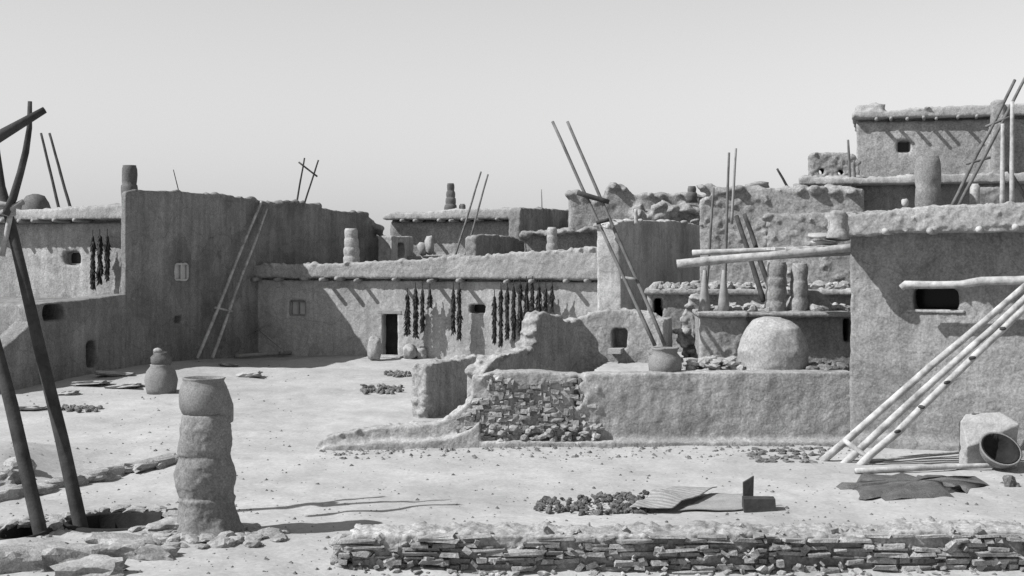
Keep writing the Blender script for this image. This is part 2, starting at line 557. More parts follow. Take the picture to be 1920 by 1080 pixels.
# ------------------------------------------------------------------ middle house
MW = Wall((X(462, 42.3), 42.3), (.954, -.30))
mid = thing('adobe_house', 'long low mud house with open dark door and hanging chilli strings, centre of the courtyard', 'house', (*MW.pt(5, 0, .1),))
s0, s1 = MW.s(462), MW.s(1143)
HD = [MW.hole(541, 572, 563, 593), MW.hole(716, 745, 588, 669), MW.hole(880, 910, 571, 588)]
m = MB()
m.layer(MW, s0, s1, -.3, [(s0, 2.42), (s1, 2.42)], -.45, 0, HD)
m.layer(MW, s0, s1, 2.3, [(s0, 2.55), (s1, 2.55)], -.45, -.16)
m.layer(MW, s0, s1, -.3, [(s0, 2.55), (s1, 2.55)], -1.1, -.44, [HD[1]])
bq = [MW.pt(s0 + .5, -1.05, 0), MW.pt(s1, -1.05, 0), MW.pt(s1, -5.2, 0), MW.pt(s0 + 2.6, -5.2, 0)]
m.foot([(p.x, p.y) for p in bq], -.3, 2.55)
build(m, 'wall', 'adobe', mid, .055, 0.023, 0.008)
m = MB()
pt = MW.prof([(466, 499), (520, 498), (610, 496), (700, 491), (780, 488), (850, 481), (900, 483), (960, 474), (1040, 472), (1100, 466), (1143, 470)], .22)
m.layer(MW, s0 + .05, s1, 2.50, pt, -.35, .21)
m.layer(MW, s0 + .05, s1, 2.50, [(s, 2.64 + (z - 2.86) * .7) for s, z in pt], -1.6, -.3)
m.foot([(p.x, p.y) for p in bq], 2.50, [2.66, 3.0, 2.9, 2.66])
m.crumble(MW, pt, -.3, .2, 190, .09, .06)
build(m, 'roof', 'roof_mud', mid, .055, 0.030, 0.013)
beams(mid, MW, (487, 529, 579, 612, 644, 677, 748, 815, 867, 955, 1003, 1065, 1105), 2.46, .06, .46)
window(mid, MW, 541, 572, 563, 593, .12, True, 'white_paint', 'wood_grey')
m = MB(); a, b, z0, z1 = HD[2]
m.layer(MW, a, b, z0, [(a, z1), (b, z1)], -.43, -.40); build(m, 'window', gl, mid, smooth=False)
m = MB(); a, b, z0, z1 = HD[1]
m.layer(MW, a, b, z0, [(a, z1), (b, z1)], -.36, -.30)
d_ = build(m, 'door', 'dark_wood_shade', mid, smooth=False)  # near-black panel stands for the shade inside the open doorway
m = MB(); m.layer(MW, a - .12, b + .12, z1, [(a, z1 + .08), (b, z1 + .08)], -.1, .02); build(m, 'lintel', 'wood_grey', mid, smooth=False)
m = MB(); m.layer(MW, a - .1, b + .25, z0 - .2, [(a, z0 + .06), (b, z0 + .06)], -.1, .4); build(m, 'doorstep', 'stone', mid, .05, .03)
m = chimney_pots(P(660, 497, 43.3), .26, 1.1, 4, (-.02, 0), .8); build(m, 'chimney', 'pale_adobe', mid)
m = chimney_pots(P(1035, 470, 43.6), .18, .70, 3, (0, 0), .85); build(m, 'chimney', 'pale_adobe', mid)

# chilli strings hung from the eave
ORD = ['first', 'second', 'third', 'fourth', 'fifth', 'sixth', 'seventh', 'eighth', 'ninth', 'tenth', 'eleventh', 'twelfth']


def chilli(W, px, y0, y1, off, label, group, r=.085):
    p = W.at(px, y0, off); q = W.at(px, y1, off)
    ln = p.z - q.z
    t = thing('chilli_string', label, 'chilli string', (p.x, p.y, q.z), group)
    m = MB()
    r *= R(1.0, 1.35)
    n = int(ln / .036)
    for i in range(n):
        z = p.z - ln * (i + .5) / n
        w_ = r * (.7 + .45 * noise.noise(Vector((px * .7, z * 3.1, 0)))) * (1 if i > 3 else .6)
        for k in range(6):
            an = R(0, 6.3)
            d = Vector((math.cos(an), math.sin(an), 0)) * w_ * R(.5, 1.0)
            c = Vector((p.x, p.y, z))
            m.tube([c + d * .3 + Vector((0, 0, .02)), c + d * .8 + Vector((0, 0, -.02)), c + d * 1.3 + Vector((R(-.03, .03), 0, -.08 - R(0, .06)))], [.016, .022, .004], 5)
    m.tube([(p.x, p.y, p.z - .03), (p.x + R(-.01, .01), p.y, (p.z + q.z) / 2), (p.x, p.y, q.z + .06)], [r * .3, r * .5, r * .3], 6, .2)
    build(m, 'chillies', 'chilli', t)
    m = MB(); m.pole((p.x, p.y, q.z + .05), (p.x, p.y, p.z + .18), .012, n=4, crook=.0); build(m, 'cord', 'dark_wood_shade', t)


for i, (px, a, b) in enumerate(((764, 552, 626), (779, 541, 630), (792, 541, 618), (806, 542, 575))):
    chilli(MW, px, a, b, .36, '%s dark chilli string from the left in the bunch beside the open door' % ORD[i], 'chilli strings on the middle house')
for i, (px, a, b) in enumerate(((850, 541, 622), (861, 541, 634))):
    chilli(MW, px, a, b, .36, '%s of the pair of dark chilli strings left of the small window' % ('left one', 'right one')[i], 'chilli strings on the middle house')
for i, (px, a, b) in enumerate(((927, 556, 640), (939, 543, 646), (951, 538, 632), (963, 536, 634), (975, 531, 625), (987, 530, 628), (998, 530, 610), (1010, 536, 620), (1023, 540, 592), (1035, 534, 582))):
    chilli(MW, px, a, b, .36 + R(-.03, .03), '%s dark chilli string from the left in the dense row near the stone ruin' % ORD[i], 'chilli strings on the middle house', .075)
for i, (px, a, b) in enumerate(((174, 443, 538), (187, 442, 530), (201, 442, 522))):
    chilli(F2, px, a, b, .42, '%s of three dark chilli strings hung under the eave at far left' % ('leftmost', 'middle one', 'rightmost')[i], 'chilli strings on the left house')

# ------------------------------------------------------------------ far house behind the middle one
FW = Wall((X(728, 52.5), 52.5), (.96, -.28))
far = thing('adobe_house', 'distant flat roofed mud house with tall flue above the middle roof', 'house', (*FW.pt(2, 0, 0),))
s0, s1 = FW.s(731), FW.s(974)
m = MB()
m.layer(FW, s0, s1, 0, [(s0, 4.36), (s1, 4.36)], -5, 0, ())
m.layer(FW, s0, s1, 4.2, [(s0, 4.5), (s1, 4.5)], -5, -.16, ())
low = [(-3.7, 48.9), (3.7, 47.3), (6, 56), (-2, 58)]
m.foot(low, 0, 3.10)
build(m, 'wall', 'adobe_far', far, .11, 0.026, 0.011)
m = MB()
pt = FW.prof([(728, 405), (745, 398), (800, 399), (850, 393), (974, 391)])
m.layer(FW, s0 - .1, s1, 4.45, pt, -5, .55); m.crumble(FW, pt, -.3, .25, 50, .1)
build(m, 'roof', 'roof_mud', far, .09, 0.030, 0.013)
beams(far, FW, (765, 790, 832, 858, 880, 905, 940), 4.42, .06, .8)
m = chimney_pots(P(845, 397, 53.5), .23, 1.05, 4, (.0, 0), .62); build(m, 'chimney', 'soot_pot', far)
m = chimney_pots(P(867, 397, 53.5), .12, .27, 1); build(m, 'chimney', 'soot_pot', far)
# shaded block to the right of it
KB = Wall((X(976, 50), 50), U)
e = KB.s(1104)
m = MB(); kp = KB.prof([(976, 393), (985, 390), (1020, 391), (1060, 394), (1095, 396), (1104, 402)])
m.layer(KB, 0, e, 2.5, kp, -.5, 0); m.crumble(KB, kp, -.4, 0, 40, .1)
o = build(m, 'parapet_wall', 'adobe_shade', None, .09, .04, .03); tag(o, 'distant shaded parapet wall right of the far flat roofed house', 'wall')
RW = Wall((X(893, 45.6), 45.6), U)
m = MB(); rp = RW.prof([(893, 445), (905, 441), (930, 440), (960, 443), (985, 455)])
m.layer(RW, 0, RW.s(985), 2.6, rp, -.4, 0); m.crumble(RW, rp, -.3, 0, 20, .1)
o = build(m, 'parapet_wall', 'adobe_shade', None, .08, .05, .03); tag(o, 'short dark broken parapet on the roof behind the chilli strings', 'wall')
m = MB(); bw = Wall((X(985, 47.6), 47.6), (1, -.05))
bp = bw.prof([(984, 440), (1000, 436), (1025, 438), (1060, 432), (1085, 436), (1100, 428), (1120, 432)])
m.layer(bw, 0, bw.s(1120), 2.4, bp, -.5, 0); m.crumble(bw, bp, -.4, .25, 90, .17)
o = build(m, 'rubble_wall', 'adobe_far', None, .08, .05, .03); tag(o, 'pale tumbled rubble wall on the roof beside the small banded flue', 'wall')
m = MB(); hw = Wall((X(735, 47.9), 47.9), U)
m.layer(hw, 0, 1.6, 2.4, [(0, 3.8), (1.6, 3.78)], -.55, 0, [(.45, .95, 3.05, 3.55)])
o = build(m, 'adobe_box', 'adobe', None, .06, .03, .02); tag(o, 'small mud box with dark opening on the roof in front of the distant house', 'storage box')
for px, py, sz in ((752, 468, .16), (792, 470, .2), (815, 462, .12), (905, 452, .2), (918, 456, .18)):
    m = MB(); q = P(px, py, 46.8); m.rock((q.x, q.y, 3.05 + sz * .7), (sz, sz, sz * 1.3), sub=1)
for i, (px, sz) in enumerate(((786, .26), (800, .36))):
    m = MB(); q = P(px, 470, 47.2); m.rock((q.x, 48.8, 3.1 + sz), (.16, .16, sz), boxy=.6, sub=1)
    o = build(m, 'stone_post', 'stone'); tag(o, ('short' , 'taller')[i] + ' pale upright stone on the roof before the distant house', 'stone')

# ------------------------------------------------------------------ big shaded pier block behind the tall ladder
QB = Wall((X(1160, 37), 37), U)
qe = QB.s(1314)
pier = thing('adobe_house', 'tall block of mud house with long shaded side, behind the tall ladder', 'house', (*QB.pt(0, 0, .5),))
m = MB()
qp = QB.prof([(1152, 423), (1165, 416), (1200, 413), (1260, 415), (1300, 419), (1314, 425)])
m.layer(QB, 0, qe, 0, qp, -.62, 0)
pts0 = [QB.pt(0, .14, .3), QB.pt(0, -.62, .3), QB.pt(.8, -.62, .3), QB.pt(.8, .14, .3)]
pts1 = [QB.pt(0, 0.0, 4.0), QB.pt(0, -.62, 4.0), QB.pt(.8, -.62, 4.0), QB.pt(.8, 0.0, 4.0)]
m.hexa(pts0, pts1)
m.crumble(QB, qp, -.5, 0, 60, .11)
build(m, 'wall', 'adobe', pier, .075, 0.033, 0.011)
m = MB(); m.layer(QB, -.1, 3.0, 3.92, [(0, 4.02), (3, 4.08)], -.7, -.62 + .1); build(m, 'roof_edge', 'roof_mud', pier, .06, .03)
for px, d in ((1147, .1), (1158, .35)):
    m = MB(); c = QB.pt(QB.s(1168), -.2 - d, 4.02); m.rock(c, (.16, .12, .12), sub=1); build(m, 'loose_stone', 'dark_stone', pier)

# ------------------------------------------------------------------ far rubble houses, centre right skyline
CW = Wall((X(1068, 50), 50), (1, -.03))
cp = CW.prof([(1066, 366), (1070, 360), (1092, 362), (1096, 376), (1135, 378), (1140, 356), (1150, 349), (1166, 351), (1180, 364), (1230, 366), (1300, 363), (1314, 372), (1330, 362)])
cen = thing('adobe_house', 'crumbling pale house on the skyline behind the tall ladder top', 'house', (*CW.pt(2, 0, 2),))
m = MB(); m.layer(CW, 0, CW.s(1330), 2, cp, -4, 0, [CW.hole(1225, 1234, 382, 408), CW.hole(1150, 1158, 385, 398)])
m.crumble(CW, cp, -.4, .1, 120, .16)
for _ in range(70):
    m.rock(CW.at(R(1185, 1312), R(385, 415), R(0, .6)), (R(.1, .35), R(.1, .3), R(.08, .2)), sub=0)
build(m, 'wall', 'adobe_far', cen, .09, 0.039, 0.015)
m = chimney_pots(P(1297, 372, 49.5), .19, .40, 2); build(m, 'chimney', 'soot_pot', cen)

# pale stone house behind the drying rack
GW = Wall((X(1312, 37.5), 37.5), (.97, -.22))
gp = GW.prof([(1312, 392), (1328, 372), (1345, 360), (1362, 356), (1400, 353), (1505, 353), (1600, 353)])
grn = thing('adobe_house', 'pale rough stone house behind the drying rack and thin posts', 'house', (*GW.pt(2, 0, 1),))
m = MB(); m.layer(GW, 0, GW.s(1620), .5, gp, -.6, 0, [GW.hole(1405, 1413, 378, 392), GW.hole(1350, 1358, 425, 440), GW.hole(1385, 1391, 455, 470)]); m.layer(GW, 0, GW.s(1620), .5, gp, -4, -.5)
GF = Wall((X(1440, 33.3), 33.3), (.97, -.22))
gfp = GF.prof([(1432, 410), (1445, 402), (1600, 398), (1660, 396)])
m.layer(GF, 0, GF.s(1660), .5, gfp, -.6, 0, [GF.hole(1462, 1468, 408, 420), GF.hole(1478, 1484, 408, 418), GF.hole(1502, 1507, 409, 419), GF.hole(1544, 1553, 500, 512), GF.hole(1562, 1572, 515, 532)])
m.layer(GF, 0, GF.s(1660), .5, gfp, -3, -.5)
m.crumble(GW, gp[:-2], -.4, .05, 70, .13); m.crumble(GF, gfp, -.3, .0, 40, .09)
for _ in range(40): m.rock(GW.at(R(1312, 1600), R(350, 362), R(-.4, .1)), (R(.08, .25), .15, R(.05, .14)), sub=0)
for _ in range(90): m.rock(GW.at(R(1316, 1440), R(365, 470), -.03), (R(.05, .17), .07, R(.04, .09)), sub=0)
for _ in range(110): m.rock(GF.at(R(1440, 1600), R(405, 520), -.03), (R(.05, .15), .06, R(.03, .08)), sub=0)
build(m, 'wall', 'adobe_far', grn, .07, 0.023, 0.013)
m = MB(); m.rock(P(1420, 349, 38.5), (.33, .3, .13), sub=1); o = build(m, 'boulder', 'dark_stone'); tag(o, 'dark low boulder on the skyline roof between thin posts and leaning stick', 'stone')

# ------------------------------------------------------------------ top right house
TB = Wall((X(1508, 44), 44), (.965, -.26))
top = thing('adobe_house', 'highest mud house at upper right with shaded lower storey and beamed roof', 'house', (*TB.pt(2, 0, 2),))
m = MB()
e = TB.s(1960)
m.layer(TB, 0, e, 2.0, [(0, 5.38), (e, 5.38)], -9, 0)
build(m, 'lower_wall', 'adobe_shade', top, .09, .03, .012)  # eave shade deepened by giving this storey the darker plaster
m = MB()
T2 = Wall((X(1606, 47), 47), (.965, -.26))
e2 = T2.s(1990)
m.layer(T2, 0, e2, 4.8, [(0, 7.58), (e2, 7.58)], -5, 0, [T2.hole(1681, 1707, 263, 286)])
m.layer(T2, 0, e2, 7.4, [(0, 7.75), (e2, 7.75)], -5, -.15)
pz = T2.z(1868, 188, .5)
m.layer(T2, T2.s(1857), T2.s(1880), 5.0, [(0, pz), (9, pz)], -.2, .75)
build(m, 'wall', 'adobe_far', top, .09, 0.026, 0.011)
m = MB(); pt = [(0, 5.58), (2, 5.52), (4, 5.60), (e, 5.6)]
m.layer(TB, -.15, e, 5.33, pt, -3.3, .55); m.crumble(TB, pt, -.3, .5, 70, .13)
build(m, 'roof', 'roof_mud', top, .08, 0.030, 0.013)
m = MB(); pt = T2.prof([(1600, 216), (1612, 208), (1660, 208), (1720, 203), (1800, 199), (1860, 196), (1990, 190)], .3)
m.layer(T2, -.15, e2, 7.68, [(s, max(z, 7.9)) for s, z in pt], -5, .27); m.crumble(T2, pt, -.3, .3, 60, .1)
for i in range(16): m.rock(T2.at(R(1613, 1650), R(196, 207), -.1), (.22, .2, .08), sub=0)
build(m, 'roof', 'roof_mud', top, .08, 0.030, 0.013)
beams(top, T2, (1643, 1670, 1700, 1733, 1756, 1795, 1830), 7.64, .06, .50)
window(top, T2, 1681, 1707, 263, 286, .3, False, None, 'wood_grey', .04)
m = MB(); sb = Wall((X(1519, 45.2), 45.2), (.99, -.14))
sp = sb.prof([(1518, 292), (1530, 288), (1590, 286), (1602, 293), (1612, 305)])
m.layer(sb, 0, sb.s(1612), 5.45, sp, -1.2, 0, [sb.hole(1535, 1546, 315, 328), sb.hole(1570, 1582, 318, 328)])
m.crumble(sb, sp, -1, 0, 30, .1)
for i in range(24): m.rock((*(sb.pt(R(-.3, 1.6), R(.2, .5), 0).to_2d()), 5.6), (.14, .12, .10), sub=0)
o = build(m, 'stone_oven', 'adobe_far', None, .06, .04, .03); tag(o, 'squat stone oven with two dark holes on the terrace of the highest house', 'oven')

# ------------------------------------------------------------------ terrace with its front wall
terr = thing('adobe_terrace', 'raised earth terrace carrying the round oven, behind the long low wall', 'terrace', (2.5, 25, 0))
m = MB()
m.foot([(1.30, 23.7), (5.9, 23.7), (6.5, 34), (3.0, 34), (1.9, 27.4), (1.45, 25)], -.3, 1.2)
build(m, 'floor', 'ground', terr, .09, .02, .02)
PW = Wall((X(597, 23.5), 23.5), (1, 0))
pp = PW.prof([(592, 838), (600, 828), (612, 820), (640, 813), (700, 804), (780, 798), (830, 791), (852, 778), (872, 762), (888, 742), (900, 715), (912, 703), (935, 698), (1000, 697), (1080, 702), (1090, 706), (1100, 701), (1300, 699), (1500, 698), (1602, 698)])
fw = thing('adobe_wall', 'long low mud wall, stones bared at its stepped left end, below the round oven', 'wall', (*PW.pt(5, 0, 0),))
m = MB()
sa_, sb2 = PW.s(885), PW.s(1098)
m.layer(PW, pp[0][0], sa_, -.3, pp, -.45, 0)
m.layer(PW, sa_, sb2, -.3, pp, -.45, -.05, [PW.hole(1076, 1087, 708, 766)])
m.layer(PW, sb2, pp[-1][0], -.3, pp, -.45, 0)
for _ in range(40):
    m.rock(PW.at(R(1085, 1125), R(712, 838), -.05), (R(.05, .14), .06, R(.04, .12)), sub=0)
m.layer(PW, pp[0][0] + .1, PW.s(900), -.3, [(s, z * .45 - .04) for s, z in pp], -.3, .14)
m.layer(PW, PW.s(900), pp[-1][0], -.3, [(0, .12), (20, .16)], -.3, .14)
m.crumble(PW, pp[2:13], -.4, .0, 60, .07)
build(m, 'plaster', 'adobe_wall', fw, .05, 0.023, 0.011)
m = MB()
ytop = lambda px: 794 if px < 850 else (708 if px > 915 else 794 - (px - 850) * 1.32)
sc = 23.5 / F
for _ in range(560):
    px = R(855, 1160); y = R(706, 838)
    if R(0, 1) < .55 * noise.noise(Vector((px * .016, y * .03, 4))) + .12: continue
    if y < ytop(px) + 5: continue
    if px > 1085 and R(0, 1) < (px - 1085) / 60 + .3: continue
    if y < 745 and R(0, 1) < .35: continue
    w, hh = R(5, 24) * sc, R(4, 9) * sc
    if R(0, 1) < .22: w, hh = R(4, 8) * sc, R(7, 16) * sc
    m.box(PW.at(px, y, R(-.095, -.045) + (.03 if px < 885 or px > 1098 else 0)), (w, .14, hh), R(-.15, .15), R(-.12, .12), R(-.14, .14), .12)
for _ in range(70):
    c = PW.at(R(870, 1130), R(800, 842), .05); m.rock(c, (R(.03, .12), .07, R(.03, .07)), sub=0)
build(m, 'bared_stones', 'wall_stone', fw, smooth=False)
m = MB()
for _ in range(40):
    px = R(890, 940); c = PW.at(px, R(0, 8) + (745 if px < 900 else 704) , R(-.4, -.05)); m.rock(c, (R(.06, .14), R(.06, .12), R(.03, .07)), sub=0)
build(m, 'loose_stones', 'stone', fw, smooth=False)

# square ruined stub beside the wall
KW = Wall((X(800, 27.8), 27.8), (1.12, 2.2))
ke = KW.s(915)
m = MB(); kp = KW.prof([(800, 688), (806, 684), (830, 678), (860, 677), (885, 670), (915, 668)])
m.layer(KW, 0, ke, -.3, kp, -.34, 0); m.crumble(KW, kp, -.3, 0, 26, .07)
for _ in range(14): m.rock(KW.pt(R(0, .1), R(-.3, .02), R(.0, .5)), (.08, .1, .07), sub=0)
o = build(m, 'adobe_wall', 'adobe_wall', None, .045, .025, .02); tag(o, 'short square stub of ruined wall, dark side, left of the stepped wall end', 'wall')

# ruined room: shaded wall and pale wall with an opening
ruin = thing('ruined_house', 'roofless ruined room, shaded stepped wall beside pale wall with square opening', 'ruin', (1.0, 25.5, .9))
AW = Wall((-.5, 23.95), (1.81, 2.65))
ap = AW.prof([(906, 700), (920, 681), (935, 668), (975, 660), (1000, 651), (1004, 636), (1008, 605), (1013, 590), (1030, 588), (1050, 594), (1062, 604), (1075, 606), (1090, 597)])
m = MB(); m.layer(AW, ap[0][0], ap[-1][0], -.2, ap, -.35, 0); m.crumble(AW, ap, -.32, .0, 70, .10)
aB = AW.pt(AW.s(1090), 0, 0)
LW = Wall((aB.x - .1, aB.y), (.97, -.24))
lp = LW.prof([(1085, 598), (1095, 594), (1112, 586), (1140, 581), (1180, 582), (1215, 586), (1245, 604)])
lh = LW.hole(1147, 1176, 616, 655)
m.layer(LW, 0, LW.s(1245), .8, lp, -.5, 0, [lh]); m.layer(LW, 0, LW.s(1245), .8, [(0, 2.0), (9, 2.0)], -1.2, -.45)
m.crumble(LW, lp, -.4, 0, 22, .07)
build(m, 'wall', 'adobe_wall', ruin, .042, 0.019, 0.010)
m = MB(); m.layer(LW, lh[0] - .02, lh[1] - .08, lh[2] - .06, [(0, lh[2] + .02), (9, lh[2] + .02)], -.2, .30)
build(m, 'ledge', 'pale_stone', ruin, smooth=False)

# low rooms stepping up behind the oven
stp = thing('adobe_house', 'low stepped rooms with slab roof edges behind the round oven', 'house', (4, 27, 1.2))
S2 = Wall((X(1312, 26.0), 26.0), (1, -.06)); S3 = Wall((X(1214, 29.2), 29.2), (.985, -.15))
e2, e3 = S2.s(1606), S3.s(1640)
zt2, zt3 = 2.10, 2.42
m = MB()
m.layer(S2, 0, S2.s(1400), .9, [(0, zt2), (9, zt2)], -3.2, 0, [])
m.layer(S2, S2.s(1400), e2, .9, [(0, zt2), (9, zt2)], -3.2, -.30, [S2.hole(1586, 1602, 598, 645)])
m.layer(S3, 0, e3, .9, [(0, zt3), (9, zt3)], -4, 0, [S3.hole(1224, 1244, 558, 597)])
for _ in range(40): m.rock(S2.at(R(1335, 1400), R(600, 688), -.03), (R(.04, .10), .06, R(.03, .06)), sub=0)
build(m, 'wall', 'adobe_mid', stp, .05, 0.019, 0.011)
m = MB()
m.layer(S2, -.05, S2.s(1402), zt2 - .02, [(0, zt2 + .07), (9, zt2 + .05)], -3, .14)
m.layer(S2, S2.s(1406), e2 - .05, zt2 - .02, [(0, zt2 + .06), (9, zt2 + .05)], -3, .0)
m.layer(S3, -.05, e3, zt3 - .02, [(0, zt3 + .09), (9, zt3 + .07)], -3.6, .16)
m.crumble(S3, [(0, zt3 + .1), (e3, zt3 + .1)], -.3, .1, 30, .07)
build(m, 'roof', 'roof_mud', stp, .04, 0.012, 0.009)
for px, r, h, k in ((1453, .20, .92, 4), (1496, .17, .90, 3)):
    m = chimney_pots(Vector((X(px, 26.6), 26.6, zt2 + .03)), r, h, k, (.03, 0), .92); build(m, 'chimney', 'adobe_mid', stp, 0, .015)
m = MB(); m.lathe(P(1515, 584, 27.0) + Vector((0, 0, -.03)), [(.52, 0), (.48, .12), (.36, .3), (.2, .42), (.05, .46)], 16, .06); build(m, 'flue_mound', 'adobe_shade', stp)

# tumbled stones and broken stubs on and between the stepped rooms
JW = Wall((X(1283, 27.4), 27.4), (.97, -.24))
jp = JW.prof([(1280, 604), (1290, 572), (1302, 556), (1316, 562), (1328, 590), (1336, 612)])
m = MB(); m.layer(JW, jp[0][0], jp[-1][0], 1.0, jp, -.4, 0, [JW.hole(1303, 1311, 592, 640)]); m.crumble(JW, jp, -.3, .05, 30, .10)
for _ in range(30): m.rock(JW.at(R(1270, 1340), R(620, 680), R(.0, .25)), (R(.05, .16), .1, R(.04, .10)), sub=0)
o = build(m, 'wall_stub', 'adobe_wall', None, .042, .03, .02); tag(o, 'broken wall stub with dark slit beside the posts, left of the dome oven', 'wall')
m = MB()
for _ in range(130):
    px = R(1225, 1590); D = R(29.0, 30.6)
    m.rock((X(px, D), D, zt3 + .09 + R(0, .05)), (R(.05, .19), R(.05, .14), R(.03, .12)), sub=0 if R(0, 1) < .5 else 1, boxy=R(.5, .95), tilt=.5)
o = build(m, 'rubble_heap', 'wall_stone', smooth=False); tag(o, 'tumbled stones strewn on the flat roof behind the twin flues', 'stones'); o['kind'] = 'stuff'
m = MB()
for _ in range(70):
    px = R(1318, 1595); D = R(26.4, 28.4)
    m.rock((X(px, D), D, zt2 + .06 + R(0, .04)), (R(.04, .16), R(.05, .14), R(.03, .10)), sub=0 if R(0, 1) < .5 else 1, boxy=R(.5, .95), tilt=.5)
o = build(m, 'rubble_heap', 'wall_stone', smooth=False); tag(o, 'tumbled stones round the feet of the twin flues and posts', 'stones'); o['kind'] = 'stuff'
# round bread oven
m = MB()
m.lathe((X(1448, 25.05), 25.05, 1.15), [(.59, 0), (.615, .15), (.61, .38), (.575, .60), (.49, .78), (.34, .90), (.15, .955), (.02, .96)], 40, .06)
oven = thing('dome_oven', 'large smooth pale dome oven standing on the terrace', 'oven', (X(1448, 25.05), 25.05, 1.2))
build(m, 'dome', 'pale_adobe', oven, .034, .036, .006)
m = MB()
for _ in range(26): m.rock((X(1448, 25.05) + R(.45, 1.2), 24.6 + R(-.3, .5), 1.24), (R(.06, .16), R(.05, .14), R(.04, .10)), sub=0)
o = build(m, 'stone_heap', 'rubble', smooth=False); tag(o, 'heap of dark stones to the right of the dome oven', 'stones'); o['kind'] = 'stuff'
m = MB()
for _ in range(60):
    m.rock((X(R(1290, 1385), 24.3), R(23.9, 25.2), 1.22 + R(0, .16)), (R(.06, .19), R(.06, .14), R(.03, .09)), sub=0)
o = build(m, 'stone_heap', 'stone', smooth=False); tag(o, 'heap of pale broken stones left of the dome oven', 'stones'); o['kind'] = 'stuff'
# olla on the terrace
m = MB(); oc = Vector((X(1247, 23.98), 23.98, 1.16))
m.lathe(oc, [(.20, 0), (.27, .08), (.285, .2), (.26, .33), (.20, .40), (.215, .46), (.24, .485), (.20, .485), (.16, .40), (.19, .25)], 22, .03)
o = build(m, 'clay_pot', 'pot', None, 0, .01); tag(o, 'wide necked clay pot at the foot of the tall ladder', 'pot')

# ------------------------------------------------------------------ right house in the foreground
EW = Wall((X(1594, 23.45), 23.45), V)
rh = thing('adobe_house', 'large mud house at right edge with deep eave shadow and leaning poles', 'house', (*EW.pt(2, 0, 0),))
e = 6.0
wh = EW.hole(1712, 1797, 541, 583)
m = MB()
m.layer(EW, 0, e, -.3, [(0, 3.62), (e, 3.75)], -.5, 0, [wh])
m.layer(EW, 0, e, -.3, [(0, 3.62), (e, 3.75)], -6, -.9)
m.layer(EW, 0, e, -.3, [(0, wh[2] - .05), (e, wh[2] - .05)], -.95, -.45); m.layer(EW, 0, wh[0] - .4, -.3, [(0, 3.6), (e, 3.6)], -.95, -.45); m.layer(EW, wh[1] + .4, e, -.3, [(0, 3.6), (e, 3.6)], -.95, -.45); m.layer(EW, 0, e, wh[3] + .1, [(0, 3.6), (e, 3.7)], -.95, -.45)
m.layer(EW, .0, e, -.3, [(0, .25), (3, .12), (e, .2)], -.2, .12)
build(m, 'wall', 'adobe_mid', rh, .06, 0.023, 0.011)
OV = .80
m = MB(); pt = EW.prof([(1552, 404), (1595, 403), (1640, 400), (1700, 393), (1760, 389), (1850, 384), (1925, 380), (2100, 372)], OV)
zb = EW.z(1600, 441, OV)
bot = EW.prof([(1552, 442), (1625, 440), (1700, 430), (1780, 424), (1920, 424), (2100, 420)], OV)
for (sa, za), (sb_, zb_) in zip(bot, bot[1:]):
    m.hexa([EW.pt(sa - .01, OV, za), EW.pt(sb_ + .01, OV, zb_), EW.pt(sb_ + .01, -.8, zb_), EW.pt(sa - .01, -.8, za)],
           [EW.pt(sa - .01, OV, za + .33), EW.pt(sb_ + .01, OV, zb_ + .33), EW.pt(sb_ + .01, -.8, zb_ + .33), EW.pt(sa - .01, -.8, za + .33)])
m.layer(EW, bot[0][0] + .05, e, 3.60, pt, -.5, OV - .03)
m.layer(EW, bot[0][0] + .05, e, 3.60, [(0, 3.88), (e, 3.95)], -6, -.45)
m.crumble(EW, pt, -.1, OV - .05, 110, .08, .03)
for _ in range(90):
    s = R(bot[0][0], 4.5); m.rock(EW.pt(s, OV - R(.02, .04), R(3.66, 3.96)), (R(.03, .08), R(.02, .04), R(.02, .04)), sub=0)
for _ in range(60):
    s = R(bot[0][0], 4.5); m.rock(EW.pt(s, OV - .06, EW.z(1640, 437, OV) + .06 * max(0, s - .3) - .02), (R(.05, .16), R(.03, .06), R(.02, .05)), sub=0)
build(m, 'roof', 'roof_mud', rh, .036, 0.024, 0.016)
# pale flared mud spout at the corner
m = MB(); c = EW.pt(EW.s(1571, OV), OV - .02, EW.z(1571, 447, OV))
m.lathe(c, [(.19, 0), (.185, .06), (.15, .16), (.13, .30), (.125, .42), (.08, .44)], 14, .08)
build(m, 'corner_spout', 'pale_adobe', rh, .03, .03, .01)
for px, py in ((1660, 434), (1744, 433), (1836, 430), (1904, 426), (1985, 426)):
    s = EW.s(px, OV); z = EW.z(px, py, OV) + .0
    m = MB(); m.pole(EW.pt(s, -.2, z + .01), EW.pt(s, OV + .06, z), .055, n=4, crook=.004); build(m, 'beam', 'wood_pale', rh)
m = MB(); a, b, z0, z1 = wh
m.layer(EW, a - .1, b + .1, z0 - .03, [(0, z0 + .02), (9, z0 + .02)], -.3, .03); build(m, 'sill', 'pale_adobe', rh, .03, .01)
m = MB(); m.layer(EW, a - .2, b + .2, z0 - .1, [(0, z1 + .1), (9, z1 + .1)], -.88, -.80); build(m, 'window', gl, rh, smooth=False)
m = chimney_pots(Vector((X(1740, 24.6), 24.6, 3.86)), .225, 1.06, 2, (0, 0), .97, 24); build(m, 'chimney', 'column', rh, 0, .02)
m = chimney_pots(Vector((X(1828, 24.8), 24.8, 3.9)), .085, .55, 1); build(m, 'chimney', 'pale_adobe', rh)
m = MB(); m.foot([(X(1836, 25.2), 25.2), (X(1880, 25.2), 25.1), (X(1880, 25.2), 25.6), (X(1836, 25.2), 25.7)], 3.8, 4.42); build(m, 'hatch_box', 'adobe_shade', rh, .04, .03, .02)
